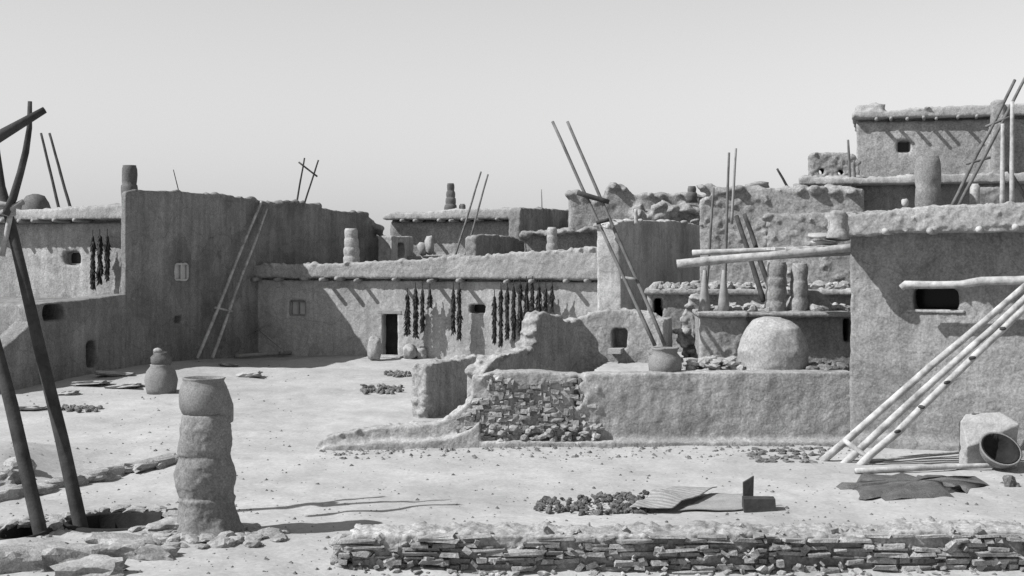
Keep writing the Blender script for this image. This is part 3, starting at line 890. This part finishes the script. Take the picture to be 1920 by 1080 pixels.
m = MB(); m.rock(P(1697, 380, 24.3) + Vector((0, 0, .0)), (.06, .06, .08), sub=1); o = build(m, 'stone', 'pale_stone'); tag(o, 'fist sized pale stone on the roof left of the thick flue', 'stone')
# pole carried across the window
m = MB(); m.tube([EW.at(1690, 540, .5), EW.at(1697, 534, .5), EW.at(1760, 534, .5), EW.at(1800, 533, .5), EW.at(1840, 527, .5), EW.at(1900, 526, .5), EW.at(2060, 519, .5)], [.06, .065, .06, .06, .07, .07, .07], 9, .06)
o = build(m, 'roof_pole', 'wood_pale'); tag(o, 'crooked pale pole held level across the small window of the right house', 'pole')

# ------------------------------------------------------------------ ladders, posts and racks
ladder('ladder', 'long grey ladder leaning on the shaded wall of the tall house', [(P(370, 672, 38.4), TW.at(490, 378, .10)), (P(398, 672, 39.0), TW.at(500, 392, .12))], (.3,), .048, 'wood_pale')
ladder('ladder', 'pair of bare ladder poles rising behind the left house roof', [(P(114, 405, 39.5), P(77, 250, 40.2)), (P(135, 400, 39.5), P(93, 250, 40.2))], (), .046, 'wood_dark')
t = ladder('ladder', 'small skyline ladder with one slanting rung on the tall house roof', [(P(553, 400, 45), P(571, 296, 45)), (P(565, 400, 45), P(597, 300, 45))], (), .032, 'wood_dark')
m = MB(); m.pole(P(560, 304, 45), P(595, 331, 45), .028, n=4); build(m, 'rung', 'wood_dark', t)
ladder('ladder', 'slim ladder leaning right before the distant flat roofed house', [(P(852, 485, 46.6), P(902, 322, 47.4)), (P(872, 480, 46.6), P(915, 327, 47.4))], (), .036, 'wood_backlit')
t = ladder('ladder', 'tall ladder with crossbar rising from the terrace behind the clay pot', [(P(1228, 648, 24.75), P(1036, 228, 26.2)), (P(1247, 648, 24.75), P(1064, 228, 26.2))], (), .034, 'wood_backlit')
m = MB(); m.pole(P(1082, 361, 25.62), P(1142, 379, 25.62), .045, n=5); build(m, 'rung', 'wood_dark', t)
m = MB(); m.pole(P(1118, 418, 25.4), P(1142, 412, 25.4), .035, n=4); build(m, 'rung', 'wood_dark', t)
m = MB(); m.pole(P(1165, 520, 25.2), P(1192, 524, 25.1), .03, n=4); build(m, 'rung', 'wood_grey', t)
ladder('ladder', 'short dark ladder leaning behind the level drying logs', [(P(1432, 565, 27.6), P(1381, 405, 28.6)), (P(1452, 565, 27.6), P(1396, 402, 28.6))], (.5,), .055, 'wood_dark')
ladder('ladder', 'steep ladder on the roof before the highest house, at right edge', [(P(1784, 388, 24.4), P(1903, 150, 25.0)), (P(1796, 388, 24.4), P(1926, 138, 25.0))], (.35, .65), .034, 'wood_backlit')
ladder('ladder', 'thin upright ladder standing before the dark lower storey at upper right', [(P(1597, 400, 43.2), P(1590, 262, 43.2)), (P(1606, 400, 43.2), P(1601, 300, 43.2))], (), .045, 'wood_backlit')


def post(label, a, b, r, mat, r1=None, crook=.015, name='post', group='thin posts and sticks'):
    m = MB(); m.pole(a, b, r, r1 or r * .75, 8, crook); o = build(m, name, mat); tag(o, label, 'pole', group); return o


for (pa, pb, r_, lab) in ((P(1321, 580, 26.3), P(1338, 352, 26.3), .034, 'slender post left of the pair'), (P(1357, 580, 26.3), P(1367, 286, 26.3), .036, 'taller post right of the pair')):
    t = thing('post', lab + ' standing behind the level drying logs', 'pole', pa, 'thin posts and sticks')
    m = MB(); m.pole(pa, pb, r_, r_ * .6, 8, .015); build(m, 'pole', 'wood_backlit', t)
    m = MB(); m.lathe((pa.x, pa.y, 2.12), [(.12, 0), (.095, .25), (.055, .6), (.03, .82)], 10, .05); build(m, 'flared_base', 'wood_grey', t)
post('thin skyline pole just right of the taller drying rack post', P(1372, 420, 28), P(1380, 278, 28), .03, 'wood_grey')
post('short dark stick leaning on the skyline roof left of the highest house', P(1482, 360, 38), P(1457, 316, 38), .04, 'wood_dark')
post('thin twig standing on the roof edge of the tall house', P(336, 362, 38.8), P(325, 318, 38.8), .015, 'wood_dark')
post('faint thin stalk standing on the distant shaded parapet', P(1016, 400, 52), P(1015, 355, 52), .025, 'wood_grey')
post('pale vertical pole left of two on the right house roof', P(1879, 392, 24.2), P(1880, 232, 24.2), .045, 'wood_pale', crook=.004)
post('pale vertical pole right of two on the right house roof', P(1897, 392, 24.2), P(1898, 190, 24.2), .045, 'wood_pale', crook=.004)
post('dark pole sloping down right on the right house roof', P(1940, 400, 24.6), P(1880, 300, 24.6), .04, 'wood_dark')
post('short stub post on the shaded pier roof beside the tall ladder', P(1193, 420, 37.5), P(1192, 392, 37.5), .06, 'wood_pale')
# drying rack: logs level with the right house eave
rk = thing('drying_rack', 'level drying logs projecting left from the corner of the right house', 'rack', P(1430, 480, 23.3))
for a, b, r, n_, mt_ in ((P(1269, 495, 25.3), P(1612, 463, 25.0), .08, 'log', 'wood_pale'), (P(1298, 474, 25.75), P(1620, 464, 25.7), .055, 'log', 'wood_pale'), (P(1350, 488, 25.5), P(1612, 473, 25.3), .05, 'log', 'wood_grey')):
    m = MB(); m.pole(a, b, r, r * .9, 9, .008); build(m, n_, mt_, rk)
m = MB()
for i in range(6):
    px = 1455 + i * 22
    m.box(P(px, 467 - i * .6, 25.5), (.24, .75, .05), R(-.1, .1), R(-.03, .03), R(-.04, .04), .05)
build(m, 'board', 'wood_pale', rk, smooth=False)
for i, (px, py, w) in enumerate(((1540, 442, .40), (1545, 455, .42), (1568, 447, .3))):
    m = MB(); m.rock(P(px, py, 25.2 + i * .1), (w * .5, .25, .045), boxy=.7, sub=1, tilt=.12)
    o = build(m, 'flat_stone', 'pale_stone'); tag(o, ('upper', 'lower', 'right hand')[i] + ' flat stone stacked on the drying logs at the house corner', 'stone', 'stones on the drying rack')

# big poles leaning at the right
t = ladder('ladder', 'heavy peeled ladder poles leaning up rightward across the right house wall', [(P(1540, 866, 22.0), P(2055, 421, 21.7)), (P(1572, 880, 21.85), P(2060, 430, 21.6))], (), .060, 'wood_pale')
tp = [(1590, 896), (1634, 851), (1683, 810), (1728, 764), (1823, 672), (1936, 564), (2090, 415)]
tq = [P(x, y, 21.7 - (i * .02)) for i, (x, y) in enumerate(tp)]
m = MB(); m.tube(tq, [.064, .058, .06, .055, .056, .05, .048], 10, .08); build(m, 'rail', 'wood_pale', t)
m = MB(); m.pole(P(1582, 825, 21.95), P(1628, 858, 21.7), .04, n=4); build(m, 'rung', 'wood_pale', t)
m = MB()
for px, py in ((1683, 809), (1728, 763), (1776, 717), (1823, 671), (1880, 616)):
    m.rock(P(px, py, 21.55), (.03, .06, .03), sub=1)
build(m, 'knots', 'wood_dark', t)
for i, (a, b, r) in enumerate((((1632, 867), (1925, 852), .028), ((1604, 890), (1905, 879), .042))):
    pa = P(a[0], a[1], F * H / (a[1] - HY)); pb = P(b[0], b[1], F * H / (b[1] - HY))
    pa.z = gz(pa.x, pa.y) + r; pb.z = gz(pb.x, pb.y) + r + .03
    m = MB(); m.pole(pa, pb, r, r * .9, 9, .008); o = build(m, 'ground_pole', 'wood_pale'); tag(o, ('thin far', 'thick near')[i] + ' pole lying on the ground at the ladder foot', 'pole', 'poles lying on the ground')


def G(px, py):
    """a point on the ground seen at px, py"""
    D = F * H / (py - HY)
    for _ in range(6):
        D = F * (H - gz(X(px, D), D)) / (py - HY)
    return Vector((X(px, D), D, gz(X(px, D), D)))


# angular block and tilted bowl
c = G(1853, 874)
k = c.y / F
bm = bmesh.new()
for dx, up, dy in ((-46, 38, -.16), (51, 82, -.20), (-51, 84, .02), (-36, 97, .14), (28, 100, .16), (53, 88, .12), (-38, -4, .06), (-8, -4, .04), (54, 8, .06), (54, -4, .25), (-45, -4, .28), (-45, 80, .27), (50, 80, .28)):
    bm.verts.new(c + Vector((dx * k, dy, up * k)))
bmesh.ops.convex_hull(bm, input=bm.verts)
bm.verts.index_update(); bm.verts.ensure_lookup_table()
m = MB(); m.add([v.co.copy() for v in bm.verts], [tuple(v.index for v in f.verts) for f in bm.faces]); bm.free()
o = build(m, 'stone_block', 'pale_stone', None, .03, .012, .008, sm=1); tag(o, 'big angular pale stone block against the right house wall', 'stone')
bt = thing('bowl', 'round cooking pot with dark hollow, tipped toward the viewer against the angular block', 'bowl', G(1878, 878))
mt = Matrix.Translation(G(1874, 872) + Vector((-.16, -.42, .25))) @ Matrix.Rotation(math.radians(10), 4, 'Z') @ Matrix.Rotation(math.radians(44), 4, 'X')
m = MB(); m.lathe((0, 0, -.16), [(.10, 0), (.22, .05), (.285, .14), (.305, .22), (.32, .245), (.325, .26), (.295, .262), (.27, .20), (.16, .10), (.02, .05)], 28, .0)
m.v = [mt @ v for v in m.v]; build(m, 'body', 'pot', bt)
m = MB(); m.lathe((0, 0, -.16), [(.02, .06), (.15, .09), (.24, .17), (.284, .262), (.282, .266), (.235, .175), (.14, .10), (.02, .075)], 28, .0)
m.v = [mt @ (v + Vector((0, 0, .004))) for v in m.v]; build(m, 'shaded_inside', 'dark_wood_shade', bt)  # inner skin coloured near-black for the shade of the hollow
m = MB()
for _ in range(60):
    c = G(R(1405, 1545), R(845, 868)); m.rock(c, (R(.04, .10), R(.04, .09), R(.02, .05)), sub=0)
o = build(m, 'clod_heap', 'soil', smooth=False); tag(o, 'low dark patch of ash and clods left of the ladder foot', 'ash heap'); o['kind'] = 'stuff'  # low scattered clods in a darker mottled tone

# hide pegged out on the ground
out = [(1567, 913), (1575, 919), (1600, 917), (1612, 930), (1610, 938), (1622, 939), (1650, 934), (1660, 940), (1690, 938), (1715, 935), (1752, 934), (1772, 931), (1790, 933), (1778, 925), (1806, 918), (1812, 926), (1822, 915), (1850, 911), (1858, 910), (1845, 904), (1836, 898), (1822, 902), (1808, 896), (1790, 899), (1770, 897), (1740, 893), (1720, 896), (1690, 893), (1668, 894), (1640, 897), (1615, 894), (1608, 903), (1603, 912), (1580, 910)]
gp_ = [G(*q) for q in out]
ctr = sum(gp_, Vector()) / len(gp_)
m = MB(); n = len(gp_)
rings = [(1.0, .005), (.92, .05), (.6, .075), (.25, .085)]
vs = []
for k, h in rings:
    for p in gp_:
        q = ctr.lerp(p, k); vs.append(Vector((q.x, q.y, gz(q.x, q.y) + h + (R(-.02, .02) if k < 1 else 0))))
vs.append(Vector((ctr.x, ctr.y, ctr.z + .09)))
fs = [(i * n + j, i * n + (j + 1) % n, (i + 1) * n + (j + 1) % n, (i + 1) * n + j) for i in range(len(rings) - 1) for j in range(n)]
fs += [(3 * n + j, 3 * n + (j + 1) % n, 4 * n) for j in range(n)]
m.add(vs, fs)
o = build(m, 'animal_hide', 'hide', None, 0, .03, .012, dfreq=5); tag(o, 'dark animal hide spread on the ground at the foot of the leaning poles', 'hide')
m = MB(); c = G(1893, 912); m.rock(c + Vector((0, 0, .05)), (.09, .08, .13), boxy=0, rough=.4, sub=1); m.rock(c + Vector((.09, 0, .0)), (.08, .06, .05), sub=1)
o = build(m, 'stone', 'rubble', smooth=False); tag(o, 'small pointed dark stone right of the spread hide', 'stone')

# crate with an upright board
c = G(1425, 960)
bx = thing('wooden_crate', 'low dark wooden box with upright board, by the drying cloth', 'box', c)
m = MB(); m.box(c + Vector((0, .1, .08)), (.40, .24, .17), -.06, 0, 0, .02); build(m, 'box', 'wood_dark', bx, smooth=False)
m = MB(); b_ = c + Vector((-.10, .24, .16))
m.add([b_ + Vector(p) for p in ((-.07, 0, -.1), (.06, .02, -.1), (.07, .03, .25), (-.07, .01, .17), (-.07, .05, -.1), (.06, .07, -.1), (.07, .08, .25), (-.07, .06, .17))], [(0, 1, 2, 3), (7, 6, 5, 4), (0, 4, 5, 1), (1, 5, 6, 2), (2, 6, 7, 3), (3, 7, 4, 0)])
build(m, 'upright_board', 'wood_dark', bx, smooth=False)


def sheet(outline, name, mat, label, cat, lift=.03, wav=.03, nx_=26, ny_=10):
    """a cloth: outline given by its four ground corners, draped with folds"""
    a, b, c_, d = [G(*q) for q in outline]
    m = MB(); vs = []
    for lay in (0, 1):
        for j in range(ny_ + 1):
            for i in range(nx_ + 1):
                u_, v_ = i / nx_, j / ny_
                p = a.lerp(b, u_).lerp(d.lerp(c_, u_), v_)
                h = gz(p.x, p.y) + lift + wav * (1 + noise.noise(Vector((p.x * 3.2, p.y * 1.5, 2)))) * (1 - .6 * abs(2 * v_ - 1))
                vs.append(Vector((p.x + .03 * noise.noise(Vector((v_ * 7, 1, 0))), p.y, h - lay * .012)))
    w = nx_ + 1; K = w * (ny_ + 1)
    fs = []
    for j in range(ny_):
        for i in range(nx_):
            q = j * w + i
            fs += [(q, q + 1, q + w + 1, q + w), (K + q, K + q + w, K + q + w + 1, K + q + 1)]
    for i in range(nx_):
        fs += [(i, K + i, K + i + 1, i + 1), (ny_ * w + i, ny_ * w + i + 1, K + ny_ * w + i + 1, K + ny_ * w + i)]
    for j in range(ny_):
        fs += [(j * w, (j + 1) * w, K + (j + 1) * w, K + j * w), (j * w + nx_, K + j * w + nx_, K + (j + 1) * w + nx_, (j + 1) * w + nx_)]
    m.add(vs, fs)
    o = build(m, name, mat); tag(o, label, cat); return o


sheet([(1180, 964), (1262, 964), (1345, 928), (1258, 926)], 'blanket', 'blanket', 'pale striped blanket on the ground beside the heap of drying corn', 'cloth', .05, .10)
sheet([(1272, 962), (1395, 958), (1398, 928), (1330, 930)], 'mat', 'cloth', 'pale woven mat on the ground left of the wooden box', 'mat', .02, .03)
m = MB()
for _ in range(250):
    px = R(1005, 1215); lim = 968 - (px - 1005) * .02; tp = 942 - (px - 1005) * .085
    c = G(px, R(max(tp, 922), lim))
    if R(0, 1) < .35 and px < 1090: continue
    k = R(.5, 1.5) ** 1.5
    m.rock(c + Vector((0, 0, .025)), (R(.025, .05) * k, R(.016, .03) * k, R(.016, .032) * k), sub=0, tilt=.6)
o = build(m, 'corn_heap', 'corn', smooth=False); tag(o, 'dark scattered ears of corn drying on the ground beside the blanket', 'corn'); o['kind'] = 'stuff'
for px, py, s_ in ((1046, 938, .07), (1082, 933, .075)):
    pass

# ------------------------------------------------------------------ foreground rubble wall
fg = thing('rubble_wall', 'low broken wall of rough stone courses along the bottom foreground', 'wall', (2, 14.8, -.2))
m = MB(); FWL = Wall((X(650, 14.75), 14.75), (1, 0))
tz = lambda x: .31 + .06 * noise.noise(Vector((x * 1.1, 0, 7))) + .05 * noise.noise(Vector((x * 3.7, 2, 7))) + .05 * sstep(3.4, 4.6, x)
pr_ = [(i * .12, tz(-1.7 + i * .12)) for i in range(62)]
m.layer(FWL, .06, 7.2, -.4, pr_, -.62, -.03)
for _ in range(260):
    x = R(-1.7, 5.2); y = R(14.82, 15.4)
    m.rock((x, y, tz(x) + R(-.035, .012)), (R(.02, .08), R(.02, .08), R(.015, .035)), sub=0, tilt=.6)
build(m, 'core', 'adobe_wall', fg, .034, .02, .022, ffreq=14)
m = MB()
z = -.10
while z < .32:
    h = R(.022, .06)
    x = -1.78 + R(-.05, .06)
    while x < 5.6:
        w = R(.07, .42)
        if R(0, 1) < .72 + .3 * noise.noise(Vector((x * 1.4, z * 5, 2))) and z + h < tz(x) + .01:
            m.box((x + w / 2, 14.80 + R(-.05, .04), z + h / 2 + R(-.012, .012)), (w * .98, R(.14, .24), h * .92), R(-.12, .12), R(-.1, .1), R(-.06, .06), .09)
        x += w + R(.0, .06)
    z += h + R(0, .012)
for _ in range(190):
    x = R(-1.75, 5.2); zz = R(-.06, tz(x) + .03); k = R(.5, 1.3)
    m.box((x, 14.73 + R(-.05, .05) + max(0, zz - .18) * R(0, 2), zz), (R(.03, .10) * k, .07, R(.02, .07) * k), R(-.5, .5), R(-.3, .3), R(-.9, .9), .16)
for _ in range(70):
    m.rock((-1.78 + R(-.08, .25), R(14.75, 15.3), R(-.08, .25)), (R(.05, .14), R(.05, .1), R(.03, .06)), sub=1, boxy=.7)
build(m, 'stones', 'dark_stone', fg, smooth=False)
m = MB()
for _ in range(150):
    x = R(-1.7, 4.9); y = R(14.3, 14.7)
    m.rock((x, y, gz(x, y) + R(-.01, .02)), (R(.02, .08), R(.02, .06), R(.01, .04)), sub=0)
build(m, 'fallen_stones', 'stone', fg, smooth=False)

# ------------------------------------------------------------------ foreground chimney
cc = Vector((X(390, 16.35), 16.35, gz(X(390, 16.35), 16.35) - .05))
ch = thing('chimney', 'thick lumpy mud chimney topped by a clay pot, left foreground', 'chimney', cc)
m = MB()
k = 16.35 / F
m.lathe(cc, [(80 * k, -.1), (68 * k, .05), (60 * k, .14), (52 * k, .28), (50 * k, .38), (52 * k, .44), (44 * k, .50), (30 * k, .52)], 44, .06, (-.01, 0))
m.lathe(cc + Vector((-.02, 0, .44)), [(44 * k, 0), (49 * k, .04), (53 * k, .16), (54.5 * k, .28), (53 * k, .40), (49 * k, .48), (46 * k, .51), (30 * k, .53)], 44, .05, (.0, 0))
m.lathe(cc + Vector((-.035, 0, .93)), [(45 * k, 0), (50 * k, .03), (50.5 * k, .10), (48 * k, .22), (47 * k, .34), (45 * k, .43), (42 * k, .49), (30 * k, .51)], 44, .05, (.0, 0))
build(m, 'shaft', 'column', ch, .020, .016, .006, dfreq=5, ffreq=16)
m = MB()
pc = cc + Vector((-.045, 0, 1.40))
m.lathe(pc, [(34 * k, 0), (40 * k, .035), (44 * k, .10), (45.5 * k, .18), (45 * k, .27), (42 * k, .34), (37 * k, .40), (38 * k, .425), (40 * k, .44), (35 * k, .44), (31 * k, .36), (33 * k, .15)], 36, .03)
build(m, 'pot', 'pot', ch, 0, .014, dfreq=3)
m = MB(); m.tube([pc + Vector((.09, .05, -.06)), pc + Vector((.11, .05, .12)), pc + Vector((.10, .05, .30))], [.235, .22, .17], 18, .05)
build(m, 'mud_collar', 'column', ch, .024, .015)
m = MB()
for _ in range(150):
    an = R(0, 6.3); rr_ = R(.35, .95)
    x, y = cc.x + .02 + math.cos(an) * rr_, 16.15 + math.sin(an) * rr_ * .75
    if y > 16.9: continue
    s_ = R(.04, .15)
    m.rock((x, y, gz(x, y) + .01), (s_, s_ * R(.5, .9), s_ * R(.2, .45)), sub=1, boxy=.5)
o = build(m, 'stone_heap', 'wall_stone', smooth=False); tag(o, 'mound of broken stones round the foot of the foreground chimney', 'stones'); o['kind'] = 'stuff'

# jar with a pot on top, standing by the left wall
c = G(302, 737)
j = thing('clay_jar', 'dark jar carrying a smaller pot, on the ground by the tall house', 'jar', c)
k = c.y / F
m = MB(); m.lathe(c, [(27 * k, -.03), (29 * k, .1), (30 * k, .30), (26 * k, .5), (19 * k, .62), (20 * k, .66), (14 * k, .66)], 20, .05); build(m, 'body', 'pot', j, 0, .015)
m = MB(); m.lathe(c + Vector((.02, 0, .62)), [(17 * k, 0), (20 * k, .08), (19 * k, .2), (13 * k, .27), (14 * k, .31), (9 * k, .31)], 18, .05, (-.02, 0)); build(m, 'upper_pot', 'soot_pot', j)
m = MB(); m.rock(c + Vector((-.06, -.05, .97)), (.11, .10, .06), sub=1); build(m, 'lid_stone', 'pale_stone', j)

# kiva ladder rising from the hatch, left foreground
lad = thing('ladder', 'great dark ladder poles lashed together rising out of the hatch at left foreground', 'ladder', (-5.2, 16.6, 0), 'pole ladders')
pA0, pA1 = P(157, 1012, 16.75), P(14, 392, 17.2)
m = MB(); m.tube([pA0 + (pA0 - pA1) * .08, pA0, pA0.lerp(pA1, .3) + Vector((.015, 0, 0)), pA0.lerp(pA1, .6), pA1, P(2, 350, 17.25), P(-12, 250, 17.3)], [.088, .088, .082, .074, .062, .055, .045], 10, .05); build(m, 'rail', 'wood_dark', lad)
pB0, pB1 = P(78, 1008, 16.25), P(-42, 520, 16.8)
m = MB(); m.tube([pB0 + (pB0 - pB1) * .08, pB0, pB0.lerp(pB1, .5) + Vector((.03, 0, 0)), pB1, P(-60, 380, 17.0)], [.085, .085, .08, .065, .06], 10, .05); build(m, 'rail', 'wood_dark', lad)
m = MB(); m.tube([P(10, 402, 17.0), P(24, 372, 17.0), P(38, 325, 17.0), P(48, 285, 17.0), P(55, 240, 17.0), P(56, 190, 17.0)], [.05, .05, .046, .042, .034, .026], 9, .05); build(m, 'brace', 'wood_dark', lad)
m = MB(); m.tube([P(84, 206, 16.6), P(0, 255, 16.4), P(-120, 330, 16.2)], [.042, .07, .085], 10, .05); build(m, 'crossbar', 'wood_dark', lad)
m = MB()
for a_ in range(5):
    c = P(12, 386 + a_ * 4, 17.1); m.tube([c + Vector((math.cos(t_) * .10, math.sin(t_) * .09, .015 * math.sin(2 * t_))) for t_ in [i * .7 for i in range(10)]], .02, 6)
m.pole(P(2, 400, 17.0), P(44, 378, 17.0), .035, n=4); m.pole(P(-10, 380, 17.0), P(40, 388, 17.0), .03, n=4)
build(m, 'lashing', 'wood_grey', lad)
m = MB(); m.pole(P(4, 480, 17.1), P(20, 400, 17.1), .035, n=5); m.v = m.v; build(m, 'brace', 'wood_pale', lad)

# flat slabs and stones lying about
SL = [((60, 768), .32, .12, .05), ((172, 722), .42, .14, .05), ((215, 704), .45, .16, .06), ((232, 727), .42, .13, .05), ((130, 740), .2, .1, .05), ((468, 708), .3, .12, .07), ((430, 686), .25, .1, .03)]
WHERE = ['lone at left beyond the dark poles', 'left of three beside the jar', 'upper of three beside the jar', 'lower of three beside the jar', 'small one near the foot of the shaded wall', 'dark lump right of the foreground pot', 'thin one at the wall foot above the foreground pot']
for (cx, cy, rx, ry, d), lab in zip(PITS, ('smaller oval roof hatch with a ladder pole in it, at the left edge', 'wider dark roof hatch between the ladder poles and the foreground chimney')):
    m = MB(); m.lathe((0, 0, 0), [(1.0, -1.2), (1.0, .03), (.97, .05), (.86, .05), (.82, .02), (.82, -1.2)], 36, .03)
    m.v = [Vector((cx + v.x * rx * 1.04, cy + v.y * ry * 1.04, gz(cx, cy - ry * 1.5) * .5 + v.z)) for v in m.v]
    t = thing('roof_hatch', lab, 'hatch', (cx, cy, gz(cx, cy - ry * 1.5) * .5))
    build(m, 'shade_lining', 'dark_wood_shade', t)  # near-black skin added to paint the shade down in the pit
    m = MB()
    for i in range(52):
        an = i * .1208 + R(-.05, .05); q = R(1.0, 1.12)
        x, y = cx + math.cos(an) * rx * q, cy + math.sin(an) * ry * q
        fr = math.sin(an) < .1
        w_ = R(.05, .10) if fr else R(.05, .15)
        m.rock((x, y, gz(cx, cy - ry * 1.5) * .5 + (R(-.03, -.01) if fr else R(.02, .06))), (w_, w_ * R(.5, .9), R(.03, .06)), rz=an + 1.57 + R(-.3, .3), boxy=.9, rough=.25, sub=1, tilt=.15)
    build(m, 'rim_stones', 'wall_stone', t, smooth=False)
for (q, a, b, h), w in zip(SL, WHERE):
    c = G(*q); m = MB(); m.rock(c + Vector((0, 0, h * .75)), (a, b * 2.2, h), rz=R(-.3, .3), boxy=.95, rough=.25, sub=2, tilt=.12)
    o = build(m, 'flat_stone', 'pale_stone', smooth=False); tag(o, 'flat stone, ' + w, 'stone', 'flat stones on the courtyard')
for i, px in enumerate((6, 62, 118, 170, 222, 268, 310)):
    c = G(px, 936 - px * .21); m = MB(); m.rock(c + Vector((0, 0, .04)), (R(.26, .46), R(.14, .26), R(.07, .12)), rz=1.12 + R(-.22, .22), boxy=.97, rough=.22, sub=2, tilt=.05)
    o = build(m, 'kerb_stone', 'stone', smooth=False); tag(o, '%s slab from the left in the low kerb behind the dark ladder poles' % ORD[i], 'stone', 'kerb slabs')
for i, (px, py) in enumerate(((36, 888), (14, 906))):
    c = G(px, py); m = MB(); m.rock(c + Vector((0, 0, .05)), (.26, .2, .14), boxy=.8, rough=.25, sub=2)
    o = build(m, 'boulder', 'dark_stone', smooth=False); tag(o, ('farther', 'nearer')[i] + ' of two dark boulders beyond the kerb at the left edge', 'stone', 'boulders by the kerb')
HS = [((318, 1000), .36, .16, .07), ((235, 1022), .5, .14, .05), ((345, 978), .3, .12, .06), ((60, 1040), .6, .16, .06), ((120, 1062), .5, .2, .10), ((225, 1040), .35, .16, .07), ((30, 1065), .4, .2, .10), ((290, 1045), .3, .15, .06), ((170, 1078), .45, .2, .07)]
for i, (q, a, b, h) in enumerate(HS):
    c = G(*q); c.z = max(c.z, -.08); m = MB(); m.rock(c + Vector((0, 0, h * .6)), (a * .8, b, h * 1.5), rz=R(-.05, .35), boxy=.96, rough=.25, sub=2, tilt=.10)
    o = build(m, 'hatch_stone', 'dark_stone' if i in (1, 4, 6) else 'wall_stone', smooth=False); tag(o, '%s slab, counted from farthest to nearest, round the hatch at left foreground' % ORD[i], 'stone', 'slabs round the hatch')
m = MB()
for _ in range(34):
    c = G(R(115, 190), R(764, 774)); m.rock(c + Vector((0, 0, .03)), (R(.04, .09), .05, R(.03, .06)), sub=0)
o = build(m, 'stone_row', 'rubble', smooth=False); tag(o, 'short row of small dark stones right of the dark poles', 'stones'); o['kind'] = 'stuff'
for (x0, x1, y0, y1), n_, lab in (((682, 752, 726, 740), 44, 'nearer'), ((722, 770, 700, 708), 26, 'farther')):
    m = MB()
    for _ in range(n_):
        c = G(R(x0, x1), R(y0, y1)); m.rock(c + Vector((0, 0, .03)), (R(.04, .11), .06, R(.03, .09)), sub=0)
    o = build(m, 'stone_row', 'rubble', smooth=False); tag(o, lab + ' scatter of dark clods left of the ruined wall stub', 'stones'); o['kind'] = 'stuff'
# slab by the door and implements in the shade
c = G(702, 676); m = MB(); m.rock(c + Vector((0, .1, .33)), (.20, .2, .36), boxy=.3, sub=2, tilt=.05)
o = build(m, 'boulder', 'pale_adobe'); tag(o, 'rounded pale boulder left of the open door', 'stone')
for px, s_, lab in ((768, .3, 'left'), (790, .25, 'right')):
    c = G(px, 674); m = MB(); m.rock(c + Vector((0, .2, s_ * .6)), (s_, s_ * .7, s_ * .8), boxy=.3, sub=2)
    o = build(m, 'boulder', 'stone'); tag(o, lab + ' hand boulder of the two at the wall foot right of the door', 'stone')
m = MB(); q = MW.at(485, 618, .4); m.pole(q, MW.at(530, 655, .5), .03, n=5); m.pole(MW.at(478, 622, .4), MW.at(504, 606, .4), .03, n=4)
m.pole(MW.at(530, 655, .5), MW.at(527, 664, .5), .06, n=3); o = build(m, 'wooden_plough', 'wood_grey'); tag(o, 'forked wooden implement leaning in the shade of the middle house', 'tool')
m = MB(); m.pole(G(440, 672) + Vector((0, 0, .06)), G(545, 668) + Vector((0, 0, .1)), .06, n=6); o = build(m, 'ground_pole', 'wood_grey'); tag(o, 'grey pole lying in the shade at the ladder foot by the tall house', 'pole')

# pebbles: far too many to count
m = MB()
for _ in range(2100):
    px = R(-20, 1940); py = R(690, 1085)
    D = F * H / (py - HY)
    x = X(px, D)
    if D > 23 and px > 590: continue
    if px < 330 and D > 33: continue
    m.pebble((x, D, gz(x, D)), .012 + .03 * R(0, 1) ** 4)
for _ in range(500):
    px = R(600, 1600); x = X(px, 23.3); y = R(22.2, 23.35)
    m.pebble((x, y, gz(x, y)), .015 + .05 * R(0, 1) ** 3)
o = build(m, 'pebbles', 'rubble', smooth=False); o['label'] = 'pebbles and clods scattered over the bare earth'; o['category'] = 'pebbles'; o['kind'] = 'stuff'

# ------------------------------------------------------------------ light, sky, camera
A, B, C_ = .98, .32, 1.0
sd = Vector((-A, -B, C_)).normalized()
elev = math.asin(sd.z)
sun = bpy.data.lights.new('sun', 'SUN'); sun.energy = 5.0; sun.angle = math.radians(.5); sun.color = (1, 1, 1)
so = bpy.data.objects.new('sun', sun); COL.objects.link(so)
so.rotation_euler = (-sd).to_track_quat('-Z', 'Y').to_euler(); so.location = (-20, -10, 30)

w = bpy.data.worlds.new('World'); scn.world = w; w.use_nodes = True
nt = w.node_tree
bg = nt.nodes['Background']
sky = nt.nodes.new('ShaderNodeTexSky'); sky.sky_type = 'NISHITA'; sky.sun_disc = False
sky.sun_elevation = elev; sky.sun_rotation = math.atan2(sd.x, sd.y)
sky.air_density = 4.4; sky.dust_density = 0.1; sky.ozone_density = 1.0
film = nt.nodes.new('ShaderNodeSeparateColor')          # one channel only: a black and white plate
nt.links.new(sky.outputs['Color'], film.inputs['Color']); nt.links.new(film.outputs['Red'], bg.inputs['Color'])
bg.inputs['Strength'].default_value = .072

cam = bpy.data.cameras.new('camera'); co = bpy.data.objects.new('camera', cam); COL.objects.link(co)
co.location = (0, 0, H); co.rotation_euler = (math.radians(90), 0, 0)
cam.sensor_width = 36; cam.lens = 36 * F / 1920
cam.shift_y = -(540 - HY) / 1920; cam.clip_end = 8000; cam.clip_start = .1
scn.camera = co
scn.render.engine = 'CYCLES'
scn.view_settings.view_transform = 'Standard'; scn.view_settings.look = 'None'
scn.view_settings.exposure = 0.46; scn.view_settings.gamma = 1
for o in bpy.data.objects:
    if 'w' in o: del o['w']
